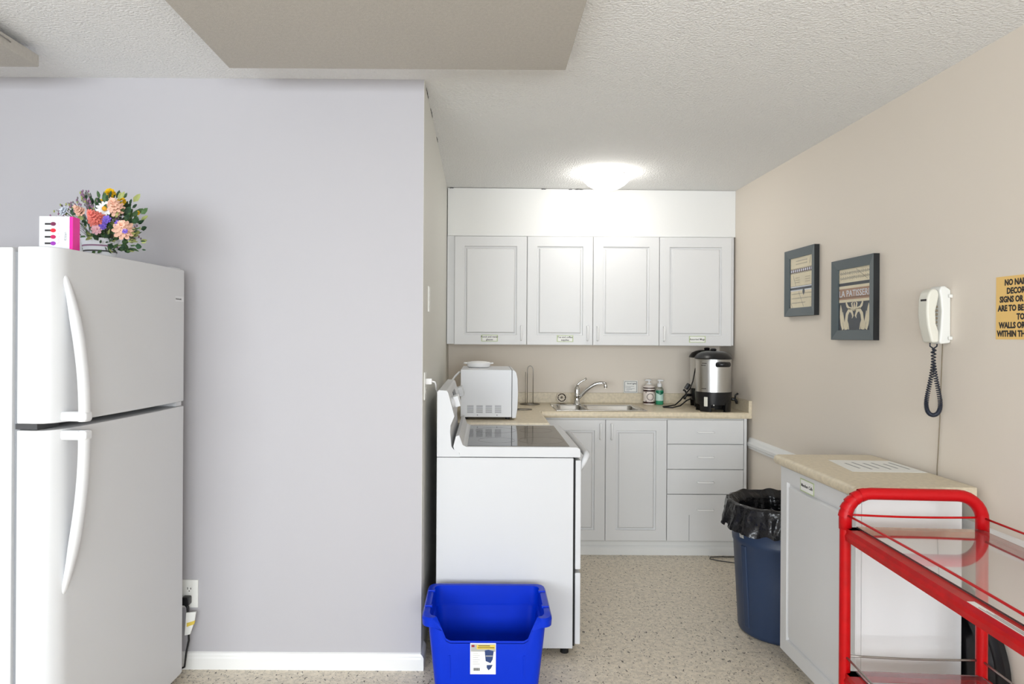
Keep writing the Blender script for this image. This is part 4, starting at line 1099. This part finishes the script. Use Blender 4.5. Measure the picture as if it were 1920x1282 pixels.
def art1(xf, p, x, y, w, h, z):
    for f in (.93, .87): squiggle(xf, p, x + w * .25, x + w * .75, y + h * f, z, .003)
    rect(xf, p, x, x + w, y + h * .785, y + h * .79, z, M_inkl, 'rule'); rect(xf, p, x, x + w, y + h * .70, y + h * .775, z, M_brown, 'checker_band')
    for k in range(11):
        rect(xf, p, x + w * (k + .15) / 11, x + w * (k + .75) / 11, y + h * .715, y + h * .765, z + .0004, M_wht, 'checker')
    rect(xf, p, x, x + w, y + h * .685, y + h * .692, z, M_inkl, 'rule')
    for k in range(2):
        for q in range(2):
            for j in range(3): rect(xf, p, x + w * (.22 + .45 * q), x + w * (.42 + .45 * q), y + h * (.50 + .045 * j), y + h * (.51 + .045 * j), z, M_creamd, 'text_line')
    rect(xf, p, x, x + w, y + h * .43, y + h * .436, z, M_inkl, 'rule')
    rect(xf, p, x, x + w, y + h * .36, y + h * .405, z, M_slate, 'band'); rect(xf, p, x, x + w, y + h * .405, y + h * .425, z, M_wht, 'band'); rect(xf, p, x, x + w, y + h * .34, y + h * .36, z, M_wht, 'band')
    MB(xf).prism([(x + w * .57, y + h * .38), (x + w * .55, y + h * .31), (x + w * .60, y + h * .24), (x + w * .65, y + h * .31), (x + w * .63, y + h * .38)][::-1], 'z', z - .001, z + .0004).build('pendant', M_slate, p)
    for f in (.28, .19, .10): squiggle(xf, p, x + w * .06, x + w * (.95 if f > .15 else .68), y + h * f, z, .003)
    for a, b in (((.12, .66), (.25, .44)), ((.38, .32), (.6, .02)), ((.9, .98), (.85, .84)), ((0, .12), (.12, 0))):
        MB(xf).tube([(x + w * a[0], y + h * a[1], z), (x + w * b[0], y + h * b[1], z)], .0006, 4).build('stroke', M_ink, p)
def art2(xf, p, x, y, w, h, z):
    for f in (.93, .85): squiggle(xf, p, x + w * .04, x + w * .97, y + h * f, z, .006, M_ink)
    MB(xf).tube([(x + w * .55, y + h * .98, z), (x + w * .9, y + h * .8, z)], .0006, 4).build('stroke', M_ink, p)
    rect(xf, p, x, x + w, y + h * .725, y + h * .775, z, M_slate, 'band')
    rect(xf, p, x, x + w, y + h * .50, y + h * .68, z, M_tan, 'title_band')
    rect(xf, p, x, x + w, y + h * .528, y + h * .536, z + .0003, M_brown, 'rule')
    rect(xf, p, x, x + w, y, y + h * .455, z, M_slate, 'ornament_ground')
    o = xf @ Vector((x + w * .003, y + h * .548, z + .0005))
    text('LA PATISSERI', h * .145, o, -Y_, Z_, M_wht, p, sx=1.17 * w / (h * 1.02), thick=.0002, bold=.0004)
    def band(pts, ws, nm='scroll'):
        pl, pr2 = [], []
        for k, (a, b) in enumerate(pts):
            a2, b2 = pts[min(k + 1, len(pts) - 1)]; a1, b1_ = pts[max(k - 1, 0)]
            tx, ty = (a2 - a1) * w, (b2 - b1_) * h; l = math.hypot(tx, ty) or 1
            nx, ny = -ty / l * ws[k] * w, tx / l * ws[k] * w
            pl.append((x + a * w + nx, y + b * h + ny, z + .0006)); pr2.append((x + a * w - nx, y + b * h - ny, z + .0006))
        m = MB(xf); n = len(pts)
        m._add(pl + pr2, [(i, i + 1, n + i + 1, n + i) for i in range(n - 1)])
        m.build(nm, M_cream, p)
    for s_ in (0, 1):
        def mx(pts): return [((1 - a) if s_ else a, b) for a, b in pts]
        band(mx([(.06, .42), (.07, .33), (.08, .22), (.10, .10), (.14, .01)]), [.005, .035, .045, .04, .03])
        band(mx([(.13, .30), (.15, .18), (.19, .06), (.21, .01)]), [.008, .025, .03, .02])
        band(mx([(.26, .01), (.24, .14), (.27, .26), (.34, .33), (.42, .30), (.46, .23), (.43, .19)]), [.04, .045, .04, .035, .03, .025, .006])
        band(mx([(.33, .01), (.30, .10), (.28, .16)]), [.012, .02, .006])
        band(mx([(.24, .455), (.27, .40), (.33, .36), (.42, .35), (.49, .31)]), [.02, .028, .022, .018, .01])
        band(mx([(.50, .30), (.44, .37), (.42, .43), (.46, .455)]), [.004, .022, .022, .004])
    band([(.5, .30), (.5, .36), (.5, .42), (.5, .455)], [.006, .028, .02, .004])
picture('slate framed print with checkered band, hanging nearer the wall cabinets', 3.858, 3.51, 1.502, 1.858, art1)
picture('slate framed print reading LA PATISSERI with scroll ornament', 3.335, 2.975, W(1600, 637, 3.14).z, W(1600, 637, 3.14).z + .370, art2)

# ------------------------------------------------------------------ wall phone
PY = 2.55; pz0, pz1 = W(1760, 645, PY).z, W(1770, 538, PY).z
t = thing('wall_phone', 'white corded wall telephone hanging on the beige wall', 'telephone', (XR, PY, pz0))
# base body: side profile in (x,z), extruded along y
bpf = [(XR - 0.0008, pz0 + .004), (XR - 0.0380, pz0), (XR - 0.0410, pz0 + .01), (XR - 0.0365, pz0 + .06), (XR - 0.0334, pz0 + .12), (XR - 0.0380, pz0 + .17), (XR - 0.0426, pz0 + .195), (XR - 0.0365, pz1), (XR - 0.0228, pz1 + .003), (XR - 0.0008, pz1 - .012)]
MB().prism(bpf, 'y', PY - .032, PY + .032).build('base', M_phone, t, bevel=.006, seg=3)
hpf = [(XR - 0.0400, pz0 + .006), (XR - 0.0660, pz0 + .004), (XR - 0.0740, pz0 + .035), (XR - 0.0820, pz0 + .07), (XR - 0.0860, pz0 + .12), (XR - 0.0840, pz0 + .165), (XR - 0.0760, pz0 + .190), (XR - 0.0620, pz0 + .202), (XR - 0.0460, pz0 + .198), (XR - 0.0390, pz0 + .180), (XR - 0.0440, pz0 + .155), (XR - 0.0520, pz0 + .12), (XR - 0.0500, pz0 + .075), (XR - 0.0400, pz0 + .045)]
hs = MB().prism(hpf, 'y', PY - .028, PY + .028).build('handset', M_phonec, t, bevel=.008, seg=3)
MB().box(XR - .0852, XR - .082, PY - .022, PY + .010, pz0 + .156, pz0 + .163).build('brand_strip', M_ink, hs)
for k in range(6): MB().box(XR - .043, XR - .030, PY - .010, PY + .004, pz0 + .062 + k * .014, pz0 + .070 + k * .014).build('key', M_inkl, t, bevel=.002)
for zz_ in (pz0 + .022, pz1 - .035): MB().box(XR - .014, XR - .001, PY - .042, PY - .034, zz_ - .006, zz_ + .006).build('mount_tab', M_phone, t, bevel=.002)
# coiled cord
path = []
zt3 = pz0 - .018; zb3 = W(1755, 778, PY).z
A = Vector((XR - .078, PY, zt3)); B = Vector((XR - .044, PY, zt3))
ctr = XR - .043
n = 120
hgt = zt3 - zb3
for k in range(n + 1):
    s_ = k / n * 2 * PI      # teardrop loop, crossing once near the top
    a = k / n
    zz_ = zb3 + hgt * (math.cos(PI * (a * 2 - 1) + PI) * .5 + .5) if False else zt3 - hgt * math.sin(PI * a) ** .9
    lat = .030 * math.sin(2 * PI * a) * (math.sin(PI * a) ** 1.2) - .010 * math.cos(PI * a) * (1 - math.sin(PI * a))
    path.append(Vector((ctr - lat, PY + .012 * math.cos(PI * a), zz_)))
hel = []; turns = 74; m_pts = 9
N_ = turns * m_pts
for k in range(N_ + 1):
    f = k / N_ * n; i = min(int(f), n - 1); p = path[i].lerp(path[i + 1], f - i)
    tv = (path[min(i + 1, n)] - path[max(i - 1, 0)]).normalized()
    u = (Y_ - tv * Y_.dot(tv)).normalized(); w = tv.cross(u)
    a = 2 * PI * k / m_pts
    hel.append(p + (u * math.cos(a) + w * math.sin(a)) * .0062)
MB().tube(hel, .0022, 5).build('coiled_cord', M_cord, t, smooth=True)
MB().tube([(XR - .056, PY, pz0 + .010), (XR - .056, PY, pz0 - .008), path[0], path[2]], .0024, 6).build('cord_end', M_cord, t, smooth=True)
MB().tube([(XR - .030, PY, pz0 + .006), (XR - .031, PY, pz0 - .008), path[-1], path[-3]], .0024, 6).build('cord_end', M_cord, t, smooth=True)
MB().tube([(XR - .010, PY, pz0 + .008), (XR - .006, PY + .01, pz0 - .06), (XR - .005, PY + .02, 1.1), (XR - .004, PY + .03, .98), (XR - .005, PY + .035, .9), (XR - .004, PY + .035, KZ - .03)], .0020, 6).build('line_cord', M_inkl, t, smooth=True)

# ------------------------------------------------------------------ yellow notice on the right wall
sy0 = XR * F / (1868 - VX); sz0, sz1 = W(1868, 636, sy0).z, W(1868, 520, sy0).z
t = thing('wall_sign', 'yellow paper notice with black capitals on the beige wall', 'sign', (XR, sy0 - .14, sz0))
MB().box(XR - .0014, XR + .0002, sy0 - .28, sy0, sz0, sz1).build('sheet', M_sign, t)
rows = [('NO NAILS,', 1883, 535), ('DECORATIONS', 1887, 550.5), ('SIGNS OR', 1874, 567), ('ARE TO BE', 1871, 583.5), ('TO', 1906, 598.5), ('WALLS OR', 1873, 615), ('WITHIN THE', 1869.5, 630.5)]
for s_, px_, py_ in rows:
    D_ = XR * F / (px_ + 1 - VX)
    z_ = W(px_, py_, D_).z
    text(s_, .0265, (XR - .0016, D_, z_), -Y_, Z_, M_ink, t, bold=.0012, sx=.85)
